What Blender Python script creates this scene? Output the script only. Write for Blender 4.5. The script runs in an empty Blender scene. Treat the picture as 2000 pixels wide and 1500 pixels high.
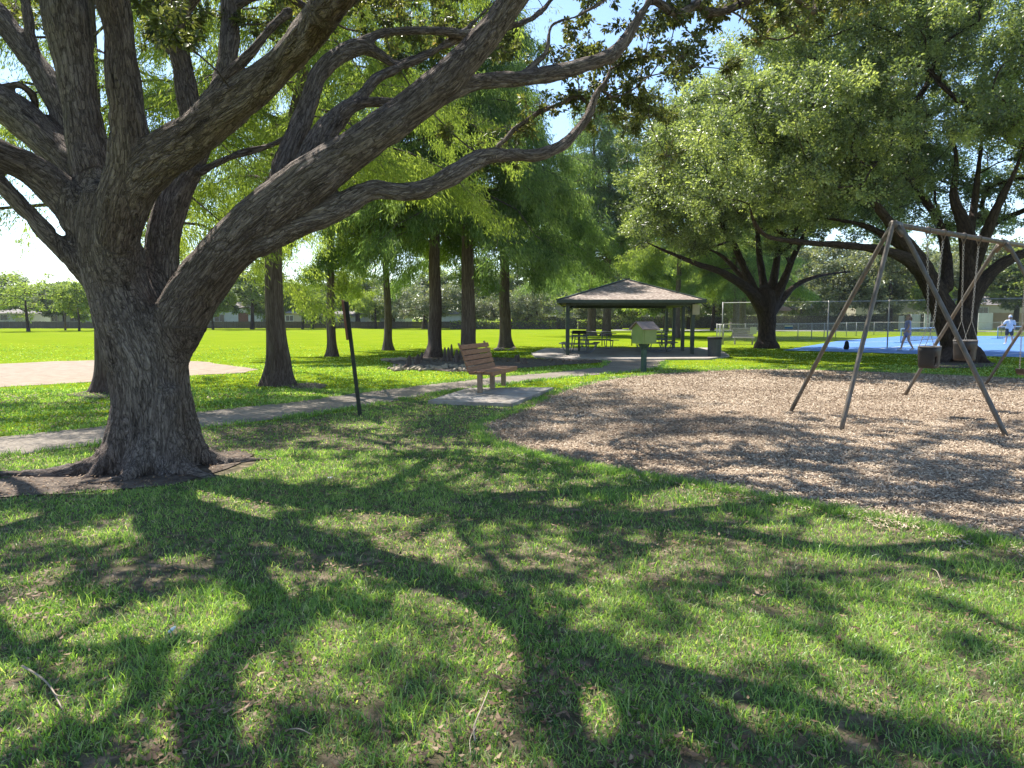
import bpy, math, random
import numpy as np
from mathutils import Vector, Matrix
R = math.radians
random.seed(7)
rng = np.random.default_rng(11)
scene = bpy.context.scene
COL = scene.collection

# ------------------------------------------------------------------ camera, sky, sun, exposure
CH = 1.60            # camera height
FPX = 1400.0         # focal length in pixels of the 2000 px wide photograph
HY = 620.0           # horizon row
PITCH = math.atan((750 - HY) / FPX)
cam_d = bpy.data.cameras.new('camera'); cam = bpy.data.objects.new('camera', cam_d); COL.objects.link(cam)
cam_d.sensor_width = 36; cam_d.lens = 36 * FPX / 2000
cam_d.clip_start = 0.05; cam_d.clip_end = 2000
cam.location = (0, 0, CH); cam.rotation_euler = (R(90) - PITCH, 0, 0)
scene.camera = cam
HAZE = 0.0002

SUN_EL = R(58); SUN_AZ = R(40)          # azimuth: degrees left of the view direction (+Y)
to_sun = Vector((-math.sin(SUN_AZ) * math.cos(SUN_EL), math.cos(SUN_AZ) * math.cos(SUN_EL), math.sin(SUN_EL)))
world = bpy.data.worlds.new('World'); scene.world = world; world.use_nodes = True
wn = world.node_tree.nodes; wl = world.node_tree.links
wn.clear()
sky = wn.new('ShaderNodeTexSky'); sky.sky_type = 'NISHITA'; sky.sun_disc = False
sky.sun_elevation = SUN_EL; sky.sun_rotation = -SUN_AZ
sky.air_density = 1.0; sky.dust_density = 0.3; sky.ozone_density = 2.5
bg = wn.new('ShaderNodeBackground'); bg.inputs['Strength'].default_value = 0.12
wo = wn.new('ShaderNodeOutputWorld')
wl.new(sky.outputs[0], bg.inputs[0]); wl.new(bg.outputs[0], wo.inputs[0])
sun_d = bpy.data.lights.new('sun', 'SUN'); sun_d.energy = 4.6; sun_d.angle = R(0.4); sun_d.color = (1.0, 0.95, 0.86)
sun = bpy.data.objects.new('sun', sun_d); COL.objects.link(sun); sun.location = (-20, 20, 40)
sun.rotation_euler = to_sun.to_track_quat('Z', 'Y').to_euler()
scene.view_settings.view_transform = 'Standard'; scene.view_settings.look = 'None'
scene.view_settings.exposure = 1.25; scene.view_settings.gamma = 1.0
scene.view_settings.use_curve_mapping = False
cy = scene.cycles
cy.max_bounces = 7; cy.diffuse_bounces = 4; cy.glossy_bounces = 2; cy.transmission_bounces = 4
cy.transparent_max_bounces = 8; cy.use_denoising = True
try: cy.denoiser = 'OPENIMAGEDENOISE'
except Exception: pass
cy.sample_clamp_indirect = 6.0
cy.caustics_reflective = False; cy.caustics_refractive = False

# ------------------------------------------------------------------ pixel -> world helpers
def P(px, py, D):
    u = (px - 1000) / FPX; v = (750 - py) / FPX
    dy = math.cos(PITCH) + v * math.sin(PITCH); dz = -math.sin(PITCH) + v * math.cos(PITCH)
    s = D / dy
    return Vector((u * s, D, CH + dz * s))
def G(px, py, z=0.0):
    u = (px - 1000) / FPX; v = (750 - py) / FPX
    dy = math.cos(PITCH) + v * math.sin(PITCH); dz = -math.sin(PITCH) + v * math.cos(PITCH)
    s = (z - CH) / dz
    return Vector((u * s, dy * s, z))
def project(V):
    V = np.asarray(V, float); x = V[:, 0]; y = V[:, 1]; z = V[:, 2] - CH
    d = y * math.cos(PITCH) - z * math.sin(PITCH); up = y * math.sin(PITCH) + z * math.cos(PITCH)
    d = np.where(d < 0.05, 0.05, d)
    return 1000 + FPX * x / d, 750 - FPX * up / d

# ------------------------------------------------------------------ noise
def _h(i, j, k, seed):
    n = (i.astype(np.int64) * 374761393 + j.astype(np.int64) * 668265263 + k.astype(np.int64) * 2147483647 + seed * 1274126177) & 0xFFFFFFFF
    n = ((n ^ (n >> 13)) * 1274126177) & 0xFFFFFFFF
    n = ((n ^ (n >> 16)) * 2246822519) & 0xFFFFFFFF
    return ((n ^ (n >> 15)) & 0xFFFFFF) / float(0xFFFFFF)
def vnoise(Pn, seed=0):
    Pn = np.asarray(Pn, float); f = np.floor(Pn); t = Pn - f; t = t * t * (3 - 2 * t)
    i, j, k = f[:, 0], f[:, 1], f[:, 2]; r = 0
    for a in (0, 1):
        for b in (0, 1):
            for c in (0, 1):
                w = (t[:, 0] if a else 1 - t[:, 0]) * (t[:, 1] if b else 1 - t[:, 1]) * (t[:, 2] if c else 1 - t[:, 2])
                r = r + w * _h(i + a, j + b, k + c, seed)
    return r
def fbm(Pn, seed=0, octv=3):
    Pn = np.asarray(Pn, float); r = 0; a = 1; s = 0
    for o in range(octv):
        r = r + a * vnoise(Pn * (2 ** o), seed + o * 7); s += a; a *= 0.5
    return r / s
def n2(x, y, scale, seed=0, octv=3):
    return fbm(np.stack([np.asarray(x) * scale, np.asarray(y) * scale, np.zeros(len(x)) + 0.5], 1), seed, octv)
def inpoly(x, y, poly):
    inside = np.zeros(len(x), bool); n = len(poly)
    for i in range(n):
        x1, y1 = poly[i][0], poly[i][1]; x2, y2 = poly[(i + 1) % n][0], poly[(i + 1) % n][1]
        if y1 == y2: continue
        c = ((y1 > y) != (y2 > y)) & (x < (x2 - x1) * (y - y1) / (y2 - y1) + x1)
        inside ^= c
    return inside

# ------------------------------------------------------------------ mesh helpers
def nrm(a):
    return a / np.maximum(np.linalg.norm(a, axis=-1, keepdims=True), 1e-9)
def link(o, parent=None):
    COL.objects.link(o)
    if parent is not None: o.parent = parent
    return o
def np_obj(name, V, F, mat, parent=None, attrs=None, smooth=False, vattrs=None):
    """V (n,3), F (m,k) with constant k -> one mesh object"""
    V = np.ascontiguousarray(V, dtype=np.float32); F = np.ascontiguousarray(F, dtype=np.int32)
    me = bpy.data.meshes.new(name); m, k = F.shape
    me.vertices.add(len(V)); me.vertices.foreach_set('co', V.ravel())
    me.loops.add(m * k); me.loops.foreach_set('vertex_index', F.ravel())
    me.polygons.add(m); me.polygons.foreach_set('loop_start', np.arange(0, m * k, k, dtype=np.int32))
    if smooth: me.polygons.foreach_set('use_smooth', np.ones(m, bool))
    me.update(calc_edges=True)
    for an, av in (attrs or {}).items():
        a = me.attributes.new(an, 'FLOAT', 'FACE'); a.data.foreach_set('value', np.ascontiguousarray(av, dtype=np.float32))
    for an, av in (vattrs or {}).items():
        a = me.attributes.new(an, 'FLOAT_VECTOR', 'POINT'); a.data.foreach_set('vector', np.ascontiguousarray(av, dtype=np.float32).ravel())
    me.materials.append(mat)
    return link(bpy.data.objects.new(name, me), parent)
class MB:
    """collects simple shapes into one mesh"""
    def __init__(s): s.v = []; s.f = []
    def add(s, vs, fs):
        b = len(s.v); s.v += [tuple(v) for v in vs]; s.f += [tuple(i + b for i in f) for f in fs]; return s
    def box(s, c, size, rot=None, bev=0.0):
        hx, hy, hz = size[0] / 2, size[1] / 2, size[2] / 2; c = Vector(c)
        M = rot if rot is not None else Matrix.Identity(3)
        b = min(bev, hx * .9, hy * .9, hz * .9)
        if b <= 0:
            vs = [c + M @ Vector((x * hx, y * hy, z * hz)) for x in (-1, 1) for y in (-1, 1) for z in (-1, 1)]
            return s.add(vs, [(0, 1, 3, 2), (4, 6, 7, 5), (0, 4, 5, 1), (2, 3, 7, 6), (0, 2, 6, 4), (1, 5, 7, 3)])
        vs = []; idx = {}
        for x in (-1, 1):
            for y in (-1, 1):
                for z in (-1, 1):
                    for ax in range(3):
                        p = [x * (hx - b), y * (hy - b), z * (hz - b)]
                        p[ax] = (x, y, z)[ax] * (hx, hy, hz)[ax]
                        idx[(x, y, z, ax)] = len(vs); vs.append(c + M @ Vector(p))
        fs = []
        for ax in range(3):
            o1, o2 = [a for a in range(3) if a != ax]
            for sg in (-1, 1):
                q = []
                for a, bb in ((-1, -1), (1, -1), (1, 1), (-1, 1)):
                    k = [0, 0, 0]; k[ax] = sg; k[o1] = a; k[o2] = bb; q.append(idx[(*k, ax)])
                fs.append(tuple(q if (sg > 0) == (ax != 1) else q[::-1]))
        for ax in range(3):
            o1, o2 = [a for a in range(3) if a != ax]
            for a in (-1, 1):
                for bb in (-1, 1):
                    k0 = [0, 0, 0]; k1 = [0, 0, 0]; k0[ax] = -1; k1[ax] = 1
                    k0[o1] = k1[o1] = a; k0[o2] = k1[o2] = bb
                    fs.append((idx[(*k0, o1)], idx[(*k1, o1)], idx[(*k1, o2)], idx[(*k0, o2)]))
        for x in (-1, 1):
            for y in (-1, 1):
                for z in (-1, 1): fs.append(tuple(idx[(x, y, z, a)] for a in range(3)))
        return s.add(vs, fs)
    def bar(s, a, b, w, h, up=(0, 0, 1), bev=0.0):
        a = Vector(a); b = Vector(b); d = b - a; L = d.length; d.normalize(); up = Vector(up)
        x = d.cross(up)
        if x.length < 1e-4: x = d.cross(Vector((1, 0, 0)))
        x.normalize(); z = x.cross(d)
        M = Matrix((x, d, z)).transposed()
        return s.box((a + b) / 2, (w, L, h), M, bev)
    def tube(s, pts, rad, n=8, cap=True, closed=False):
        V, F = tube_np(pts, rad, n, cap, closed); return s.add(V.tolist(), F)
    def build(s, name, mat, parent=None, smooth=False, fixn=True):
        me = bpy.data.meshes.new(name); me.from_pydata(s.v, [], s.f); me.materials.append(mat)
        if fixn:
            import bmesh
            bm = bmesh.new(); bm.from_mesh(me); bmesh.ops.recalc_face_normals(bm, faces=bm.faces); bm.to_mesh(me); bm.free()
        if smooth:
            me.polygons.foreach_set('use_smooth', np.ones(len(me.polygons), bool))
        me.update()
        return link(bpy.data.objects.new(name, me), parent)
def frames(Pn, closed=False):
    T = np.gradient(Pn, axis=0)
    if closed: T = np.roll(Pn, -1, 0) - np.roll(Pn, 1, 0)
    T = nrm(T); N = np.zeros_like(Pn)
    a = np.array([0, 0, 1.0]) if abs(T[0, 2]) < 0.9 else np.array([1.0, 0, 0])
    n = np.cross(T[0], a); n /= np.linalg.norm(n); N[0] = n
    for i in range(1, len(Pn)):
        n = N[i - 1] - T[i] * np.dot(N[i - 1], T[i]); N[i] = n / max(np.linalg.norm(n), 1e-9)
    return T, N, np.cross(T, N)
def tube_np(pts, rad, n=8, cap=True, closed=False):
    Pn = np.array([tuple(p) for p in pts], float); m = len(Pn)
    rad = np.broadcast_to(np.asarray(rad, float), (m,))
    T, N, B = frames(Pn, closed); a = np.arange(n) * 2 * math.pi / n
    V = Pn[:, None] + rad[:, None, None] * (np.cos(a)[None, :, None] * N[:, None] + np.sin(a)[None, :, None] * B[:, None])
    V = V.reshape(-1, 3); F = []
    for i in range(m if closed else m - 1):
        i2 = (i + 1) % m
        for j in range(n):
            j2 = (j + 1) % n; F.append((i * n + j, i * n + j2, i2 * n + j2, i2 * n + j))
    if cap and not closed:
        F.append(tuple(range(n - 1, -1, -1))); F.append(tuple((m - 1) * n + j for j in range(n)))
    return V, F
class TB:
    """many open tubes, quads only, fast"""
    def __init__(s): s.V = []; s.F = []; s.U = []; s.n = 0
    def add(s, Pn, rad, n=6):
        Pn = np.asarray(Pn, float); m = len(Pn); rad = np.broadcast_to(np.asarray(rad, float), (m,))
        T, N, B = frames(Pn); a = np.arange(n) * 2 * math.pi / n
        ca = np.cos(a)[None, :, None]; sa = np.sin(a)[None, :, None]; r = rad[:, None, None]
        V = Pn[:, None] + r * (ca * N[:, None] + sa * B[:, None])
        L = np.concatenate([[0], np.cumsum(np.linalg.norm(np.diff(Pn, axis=0), axis=1))])
        off = rng.random() * 50
        U = np.stack([(r[..., 0] * ca[..., 0]), (r[..., 0] * sa[..., 0]), np.broadcast_to(L[:, None] + off, (m, n))], -1)
        i = np.arange(m - 1)[:, None]; j = np.arange(n)[None, :]; j2 = (j + 1) % n
        F = np.stack([i * n + j, i * n + j2, (i + 1) * n + j2, (i + 1) * n + j], -1).reshape(-1, 4)
        s.V.append(V.reshape(-1, 3)); s.U.append(U.reshape(-1, 3)); s.F.append(F + s.n); s.n += m * n
    def build(s, name, mat, parent=None):
        return np_obj(name, np.concatenate(s.V), np.concatenate(s.F), mat, parent, smooth=True, vattrs={'bark': np.concatenate(s.U)})
def smooth_path(pts, per=6):
    """Catmull-Rom through rows of pts (any columns)"""
    A = np.asarray(pts, float); A = np.vstack([2 * A[0] - A[1], A, 2 * A[-1] - A[-2]]); out = []
    for i in range(1, len(A) - 2):
        p0, p1, p2, p3 = A[i - 1], A[i], A[i + 1], A[i + 2]
        for t in np.linspace(0, 1, per, endpoint=False):
            out.append(.5 * ((2 * p1) + (-p0 + p2) * t + (2 * p0 - 5 * p1 + 4 * p2 - p3) * t * t + (-p0 + 3 * p1 - 3 * p2 + p3) * t ** 3))
    out.append(A[-2]); return np.array(out)
def tag(o, label=None, cat=None, group=None, kind=None):
    if label: o['label'] = label
    if cat: o['category'] = cat
    if group: o['group'] = group
    if kind: o['kind'] = kind
    return o
def empty(name, loc=(0, 0, 0), rz=0, **kw):
    o = bpy.data.objects.new(name, None); o.empty_display_size = .3; link(o); o.location = loc; o.rotation_euler = (0, 0, rz)
    tag(o, **kw); return o
def struct(o): o['kind'] = 'structure'; return o
def copy_tree(o, parent=None):
    kids = [c for c in bpy.data.objects if c.parent == o]
    c = o.copy(); COL.objects.link(c)
    if parent is not None: c.parent = parent
    for k in kids: copy_tree(k, c)
    return c
def remesh(name, V, F, voxel, iters=4, mat=None, parent=None, smooth=True, factor=0.5):
    me = bpy.data.meshes.new('tmp'); me.from_pydata([tuple(v) for v in V], [], [tuple(f) for f in F]); me.update()
    o = bpy.data.objects.new('tmp', me); COL.objects.link(o)
    r = o.modifiers.new('r', 'REMESH'); r.mode = 'VOXEL'; r.voxel_size = voxel; r.adaptivity = 0
    if iters:
        s_ = o.modifiers.new('s', 'SMOOTH'); s_.factor = factor; s_.iterations = iters
    dg = bpy.context.evaluated_depsgraph_get(); dg.update()
    ev = o.evaluated_get(dg); nm = bpy.data.meshes.new_from_object(ev); nm.name = name
    bpy.data.objects.remove(o); bpy.data.meshes.remove(me)
    if smooth: nm.polygons.foreach_set('use_smooth', np.ones(len(nm.polygons), bool))
    nm.materials.clear()
    if mat: nm.materials.append(mat)
    o2 = bpy.data.objects.new(name, nm); link(o2, parent); return o2
class Caps:
    """closed tubes with round ends for remeshing"""
    def __init__(s): s.V = []; s.F = []
    def chain(s, pts, rad, n=12):
        Pn = np.array([tuple(p) for p in pts], float); rad = np.array(np.broadcast_to(np.asarray(rad, float), (len(Pn),)))
        d0 = Pn[0] - Pn[1]; d0 /= np.linalg.norm(d0); d1 = Pn[-1] - Pn[-2]; d1 /= np.linalg.norm(d1)
        pre = [(Pn[0] + d0 * rad[0] * h, rad[0] * math.sqrt(1 - h * h)) for h in (.97, .8, .45)]
        post = [(Pn[-1] + d1 * rad[-1] * h, rad[-1] * math.sqrt(1 - h * h)) for h in (.45, .8, .97)]
        Q = [p for p, _ in pre] + list(Pn) + [p for p, _ in post]
        q = [r for _, r in pre] + list(rad) + [r for _, r in post]
        V, F = tube_np(Q, q, n); b = len(s.V); s.V += V.tolist(); s.F += [tuple(i + b for i in f) for f in F]; return s
    def build(s, name, voxel, iters, mat, parent=None):
        return remesh(name, s.V, s.F, voxel, iters, mat, parent)

# ------------------------------------------------------------------ materials
def newmat(name):
    m = bpy.data.materials.new(name); m.use_nodes = True; nt = m.node_tree; nt.nodes.clear()
    o = nt.nodes.new('ShaderNodeOutputMaterial'); return m, nt, o
def N(nt, typ, **kw):
    n = nt.nodes.new(typ)
    for k, v in kw.items():
        if k.startswith('_'): setattr(n, k[1:], v)
        else: n.inputs[k.replace('__', ' ')].default_value = v
    return n
def ramp(nt, src, stops):
    r = nt.nodes.new('ShaderNodeValToRGB'); e = r.color_ramp.elements
    while len(e) < len(stops): e.new(0.5)
    for i, (p, c) in enumerate(stops):
        e[i].position = p; e[i].color = (*c, 1) if len(c) == 3 else c
    nt.links.new(src, r.inputs[0]); return r
def coords(nt, kind='Object', scale=(1, 1, 1), attr=None):
    if attr:
        a = nt.nodes.new('ShaderNodeAttribute'); a.attribute_name = attr; src = a.outputs['Vector']
    else:
        t = nt.nodes.new('ShaderNodeTexCoord'); src = t.outputs[kind]
    m = nt.nodes.new('ShaderNodeMapping'); m.inputs['Scale'].default_value = scale
    nt.links.new(src, m.inputs[0]); return m.outputs[0]
def surf(name, stops, scale=5, detail=6, rough=.8, bump=.2, bscale=None, spec=.3, metallic=0, stretch=(1, 1, 1), bdist=.01, big=None, kind='Object'):
    """noise-mixed colour, noise bump; big=(scale, colour, amount) adds large stains"""
    m, nt, o = newmat(name); L = nt.links
    c = coords(nt, kind, stretch)
    n = N(nt, 'ShaderNodeTexNoise', Scale=scale, Detail=detail, Roughness=.6); L.new(c, n.inputs['Vector'])
    col = ramp(nt, n.outputs['Fac'], stops).outputs[0]
    if big:
        nb = N(nt, 'ShaderNodeTexNoise', Scale=big[0], Detail=4); L.new(c, nb.inputs['Vector'])
        rb = ramp(nt, nb.outputs['Fac'], [(.45, (0, 0, 0)), (.65, (big[2],) * 3)])
        mx = nt.nodes.new('ShaderNodeMix'); mx.data_type = 'RGBA'; L.new(rb.outputs[0], mx.inputs[0])
        L.new(col, mx.inputs[6]); mx.inputs[7].default_value = (*big[1], 1); col = mx.outputs[2]
    b = nt.nodes.new('ShaderNodeBsdfPrincipled'); L.new(col, b.inputs['Base Color'])
    b.inputs['Roughness'].default_value = rough; b.inputs['Metallic'].default_value = metallic
    b.inputs['Specular IOR Level'].default_value = spec
    if bump:
        n2_ = N(nt, 'ShaderNodeTexNoise', Scale=bscale or scale * 3, Detail=5, Roughness=.65); L.new(c, n2_.inputs['Vector'])
        bp = N(nt, 'ShaderNodeBump', Strength=bump, Distance=bdist); L.new(n2_.outputs['Fac'], bp.inputs['Height'])
        L.new(bp.outputs[0], b.inputs['Normal'])
    L.new(b.outputs[0], o.inputs[0]); return m
def leafmat(name, stops, trans=.45, tcol=1.6, gloss=.25, rough=.45, tyellow=(1.25, 1.15, .5)):
    m, nt, o = newmat(name); L = nt.links
    a = nt.nodes.new('ShaderNodeAttribute'); a.attribute_name = 'tint'
    r = ramp(nt, a.outputs['Fac'], stops)
    b = nt.nodes.new('ShaderNodeBsdfPrincipled'); L.new(r.outputs[0], b.inputs['Base Color'])
    b.inputs['Roughness'].default_value = rough; b.inputs['Specular IOR Level'].default_value = gloss
    mul = nt.nodes.new('ShaderNodeMix'); mul.data_type = 'RGBA'; mul.blend_type = 'MULTIPLY'; mul.inputs[0].default_value = 1
    L.new(r.outputs[0], mul.inputs[6]); mul.inputs[7].default_value = (tyellow[0] * tcol, tyellow[1] * tcol, tyellow[2] * tcol, 1)
    t = nt.nodes.new('ShaderNodeBsdfTranslucent'); L.new(mul.outputs[2], t.inputs[0])
    mx = nt.nodes.new('ShaderNodeMixShader'); mx.inputs[0].default_value = trans
    L.new(b.outputs[0], mx.inputs[1]); L.new(t.outputs[0], mx.inputs[2]); L.new(mx.outputs[0], o.inputs[0]); return m
def barkmat(name, c_dark, c_mid, c_light, plate=16, along=.28, bump=1.0, dist=.03, stain=None):
    m, nt, o = newmat(name); L = nt.links
    c = coords(nt, attr='bark', scale=(1, 1, along))
    w = N(nt, 'ShaderNodeTexNoise', Scale=plate * .5, Detail=4); L.new(c, w.inputs['Vector'])
    add = nt.nodes.new('ShaderNodeVectorMath'); add.operation = 'MULTIPLY_ADD'
    L.new(w.outputs['Color'], add.inputs[0]); add.inputs[1].default_value = (.2, .2, .3); L.new(c, add.inputs[2])
    v = nt.nodes.new('ShaderNodeTexVoronoi'); v.feature = 'DISTANCE_TO_EDGE'; v.inputs['Scale'].default_value = plate
    L.new(add.outputs[0], v.inputs['Vector'])
    rn = N(nt, 'ShaderNodeTexNoise', _noise_type='RIDGED_MULTIFRACTAL', Scale=plate * .62, Detail=4, Roughness=.55); L.new(add.outputs[0], rn.inputs['Vector'])
    rr_ = ramp(nt, rn.outputs['Fac'], [(.15, (1, 1, 1)), (.75, (0, 0, 0))])
    ed0 = ramp(nt, v.outputs['Distance'], [(0.0, (.25,) * 3), (.14, (.8,) * 3), (.35, (1, 1, 1))])
    edge = nt.nodes.new('ShaderNodeMix'); edge.data_type = 'RGBA'; edge.blend_type = 'MULTIPLY'; edge.inputs[0].default_value = .75
    L.new(rr_.outputs[0], edge.inputs[6]); L.new(ed0.outputs[0], edge.inputs[7])
    v2 = nt.nodes.new('ShaderNodeTexVoronoi'); v2.feature = 'DISTANCE_TO_EDGE'; v2.inputs['Scale'].default_value = plate * 2.7
    L.new(add.outputs[0], v2.inputs['Vector'])
    e2 = ramp(nt, v2.outputs['Distance'], [(0, (0, 0, 0)), (.2, (1, 1, 1))])
    fine = N(nt, 'ShaderNodeTexNoise', Scale=plate * 5, Detail=6, Roughness=.7); L.new(c, fine.inputs['Vector'])
    h1 = nt.nodes.new('ShaderNodeMath'); h1.operation = 'MULTIPLY_ADD'; L.new(e2.outputs[0], h1.inputs[0]); h1.inputs[1].default_value = .35; L.new(edge.outputs[2], h1.inputs[2])
    h2 = nt.nodes.new('ShaderNodeMath'); h2.operation = 'MULTIPLY_ADD'; L.new(fine.outputs['Fac'], h2.inputs[0]); h2.inputs[1].default_value = .7; L.new(h1.outputs[0], h2.inputs[2])
    sc = nt.nodes.new('ShaderNodeMath'); sc.operation = 'MULTIPLY'; sc.inputs[1].default_value = .5; L.new(h2.outputs[0], sc.inputs[0])
    col = ramp(nt, sc.outputs[0], [(.32, c_dark), (.58, c_mid), (.92, c_light)]).outputs[0]
    lich = N(nt, 'ShaderNodeTexNoise', Scale=1.3, Detail=5); L.new(c, lich.inputs['Vector'])
    lr = ramp(nt, lich.outputs['Fac'], [(.42, (1, 1, 1)), (.66, stain or (.72, .66, .64))])
    mul = nt.nodes.new('ShaderNodeMix'); mul.data_type = 'RGBA'; mul.blend_type = 'MULTIPLY'; mul.inputs[0].default_value = 1
    L.new(col, mul.inputs[6]); L.new(lr.outputs[0], mul.inputs[7])
    b = nt.nodes.new('ShaderNodeBsdfPrincipled'); L.new(mul.outputs[2], b.inputs['Base Color']); b.inputs['Roughness'].default_value = .9
    b.inputs['Specular IOR Level'].default_value = .2
    bp = N(nt, 'ShaderNodeBump', Strength=bump, Distance=dist); L.new(h2.outputs[0], bp.inputs['Height']); L.new(bp.outputs[0], b.inputs['Normal'])
    L.new(b.outputs[0], o.inputs[0]); return m

M = {}
M['bark_oak'] = barkmat('oak_bark', (.042, .032, .028), (.20, .162, .140), (.50, .42, .36), plate=19, along=.20, bump=1.0, dist=.05)
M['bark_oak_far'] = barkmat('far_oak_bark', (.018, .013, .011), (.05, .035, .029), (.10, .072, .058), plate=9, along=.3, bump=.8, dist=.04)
M['bark_cyp'] = barkmat('cypress_bark', (.045, .03, .028), (.12, .09, .08), (.22, .18, .16), plate=14, along=.08, bump=.8, dist=.02)
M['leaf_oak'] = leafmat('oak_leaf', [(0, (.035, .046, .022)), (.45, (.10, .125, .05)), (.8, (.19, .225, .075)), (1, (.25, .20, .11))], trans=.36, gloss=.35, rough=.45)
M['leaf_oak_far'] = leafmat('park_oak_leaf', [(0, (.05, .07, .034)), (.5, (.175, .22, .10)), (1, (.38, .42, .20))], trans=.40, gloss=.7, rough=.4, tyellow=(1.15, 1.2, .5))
M['leaf_cyp'] = leafmat('cypress_leaf', [(0, (.06, .10, .045)), (.5, (.15, .21, .085)), (1, (.28, .34, .14))], trans=.55, gloss=.15, rough=.6, tyellow=(1.1, 1.18, .55))
M['leaf_lime'] = leafmat('pale_cypress_leaf', [(0, (.10, .14, .05)), (.5, (.21, .265, .08)), (1, (.34, .39, .13))], trans=.58, gloss=.15, rough=.6, tyellow=(1.1, 1.13, .45))
M['leaf_bg'] = leafmat('background_leaf', [(0, (.05, .085, .035)), (.5, (.125, .18, .06)), (1, (.24, .28, .09))], trans=.42, gloss=.3, rough=.5)
M['leaf_grey'] = leafmat('grey_leaf', [(0, (.06, .08, .05)), (.5, (.14, .17, .10)), (1, (.26, .28, .18))], trans=.35, gloss=.5, rough=.4)
M['blade'] = leafmat('grass_blade', [(0, (.05, .095, .038)), (.45, (.17, .275, .085)), (.85, (.35, .46, .14)), (1, (.60, .52, .34))], trans=.45, gloss=.5, rough=.38, tcol=1.5, tyellow=(1.05, 1.25, .4))
M['mulch_chip'] = leafmat('wood_chip', [(0, (.12, .085, .06)), (.4, (.35, .265, .185)), (.8, (.56, .45, .33)), (1, (.70, .59, .46))], trans=0.0, gloss=.2, rough=.8)
M['litter'] = leafmat('dead_leaf', [(0, (.07, .04, .025)), (.5, (.20, .12, .07)), (1, (.36, .26, .16))], trans=.15, gloss=.3, rough=.6, tyellow=(1, .9, .7))
M['dirt'] = surf('dirt', [(.3, (.05, .036, .028)), (.5, (.105, .08, .06)), (.7, (.18, .14, .11))], scale=7, bump=.6, bscale=40, bdist=.02, rough=.95)
M['mulch'] = surf('mulch_base', [(.3, (.12, .08, .052)), (.5, (.30, .205, .14)), (.7, (.52, .38, .27))], scale=38, bump=.9, bscale=60, bdist=.03, rough=.95, big=(.5, (.17, .115, .08), .6))
M['sand'] = surf('infield_sand', [(.35, (.23, .175, .125)), (.6, (.32, .25, .185))], scale=3, bump=.3, bscale=25, rough=.95)
M['path'] = surf('old_asphalt_path', [(.3, (.14, .115, .09)), (.5, (.22, .185, .148)), (.7, (.31, .265, .215))], scale=22, bump=.35, bscale=120, bdist=.005, rough=.9, big=(1.1, (.13, .105, .085), .55))
M['concrete'] = surf('concrete', [(.3, (.26, .23, .20)), (.6, (.40, .36, .33))], scale=9, bump=.25, bscale=90, bdist=.004, rough=.85, big=(1.6, (.21, .16, .12), .5))
M['court'] = surf('blue_court', [(.3, (.085, .20, .47)), (.7, (.115, .245, .54))], scale=1.2, bump=.05, bscale=200, rough=.7)
M['line'] = surf('court_line', [(.3, (.55, .60, .62)), (.7, (.72, .75, .75))], scale=30, bump=0, rough=.6)
M['woodbench'] = surf('brown_bench_slat', [(.3, (.21, .105, .055)), (.55, (.33, .17, .095)), (.75, (.42, .24, .14))], scale=6, stretch=(1, 1, 8), bump=.3, bscale=30, bdist=.003, rough=.6)
M['benchleg'] = surf('weathered_bench_leg', [(.3, (.22, .15, .10)), (.7, (.36, .27, .19))], scale=14, stretch=(3, 3, .6), bump=.4, bdist=.003, rough=.8)
M['greybench'] = surf('grey_slat', [(.3, (.25, .23, .23)), (.7, (.38, .35, .36))], scale=9, bump=.2, bdist=.003)
M['greensteel'] = surf('dark_green_steel', [(.3, (.012, .026, .022)), (.7, (.03, .05, .042))], scale=8, bump=.05, rough=.45, spec=.5)
M['galv'] = surf('weathered_galvanised_steel', [(.3, (.075, .068, .06)), (.55, (.13, .115, .10)), (.8, (.20, .18, .16))], scale=5, stretch=(4, 4, 1), bump=.1, bscale=30, bdist=.002, rough=.5, metallic=.35, spec=.5, big=(2.2, (.17, .115, .07), .55))
M['chain'] = surf('chain_steel', [(.3, (.14, .13, .12)), (.7, (.42, .39, .35))], scale=40, bump=0, rough=.5, metallic=.4)
M['rubber'] = surf('grey_rubber', [(.3, (.016, .014, .014)), (.7, (.036, .031, .03))], scale=7, bump=.1, rough=.6, spec=.4, big=(4, (.05, .036, .03), .4))
M['rubber_edge'] = surf('worn_rubber_edge', [(.3, (.16, .145, .13)), (.7, (.27, .24, .22))], scale=12, bump=0, rough=.7)
M['shingle'] = None
M['greenpaint'] = surf('pale_green_paint', [(.3, (.17, .245, .08)), (.7, (.22, .30, .105))], scale=5, bump=.1, bdist=.002, rough=.6, big=(3, (.17, .23, .07), .4))
M['shingle_small'] = surf('weathered_shingle', [(.3, (.15, .12, .115)), (.7, (.27, .22, .205))], scale=14, stretch=(1, 5, 5), bump=.4, bdist=.004, rough=.9)
M['greenpost'] = surf('dark_green_post', [(.3, (.03, .065, .05)), (.7, (.06, .11, .085))], scale=8, bump=.1, bdist=.002, rough=.6)
M['rustpanel'] = surf('red_brown_board', [(.3, (.14, .06, .035)), (.7, (.24, .11, .065))], scale=6, bump=.2, bdist=.003, rough=.7)
M['darkpost'] = surf('dark_post', [(.3, (.022, .028, .02)), (.7, (.05, .055, .04))], scale=8, bump=.2, bdist=.003, rough=.7)
M['fencewood'] = surf('dark_fence_wood', [(.3, (.055, .045, .04)), (.7, (.11, .095, .085))], scale=3, stretch=(6, 1, .4), bump=.4, rough=.9)
M['tanwood'] = surf('tan_fence_wood', [(.3, (.30, .21, .14)), (.7, (.42, .31, .22))], scale=3, stretch=(6, 1, .4), bump=.2, rough=.9)
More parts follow.
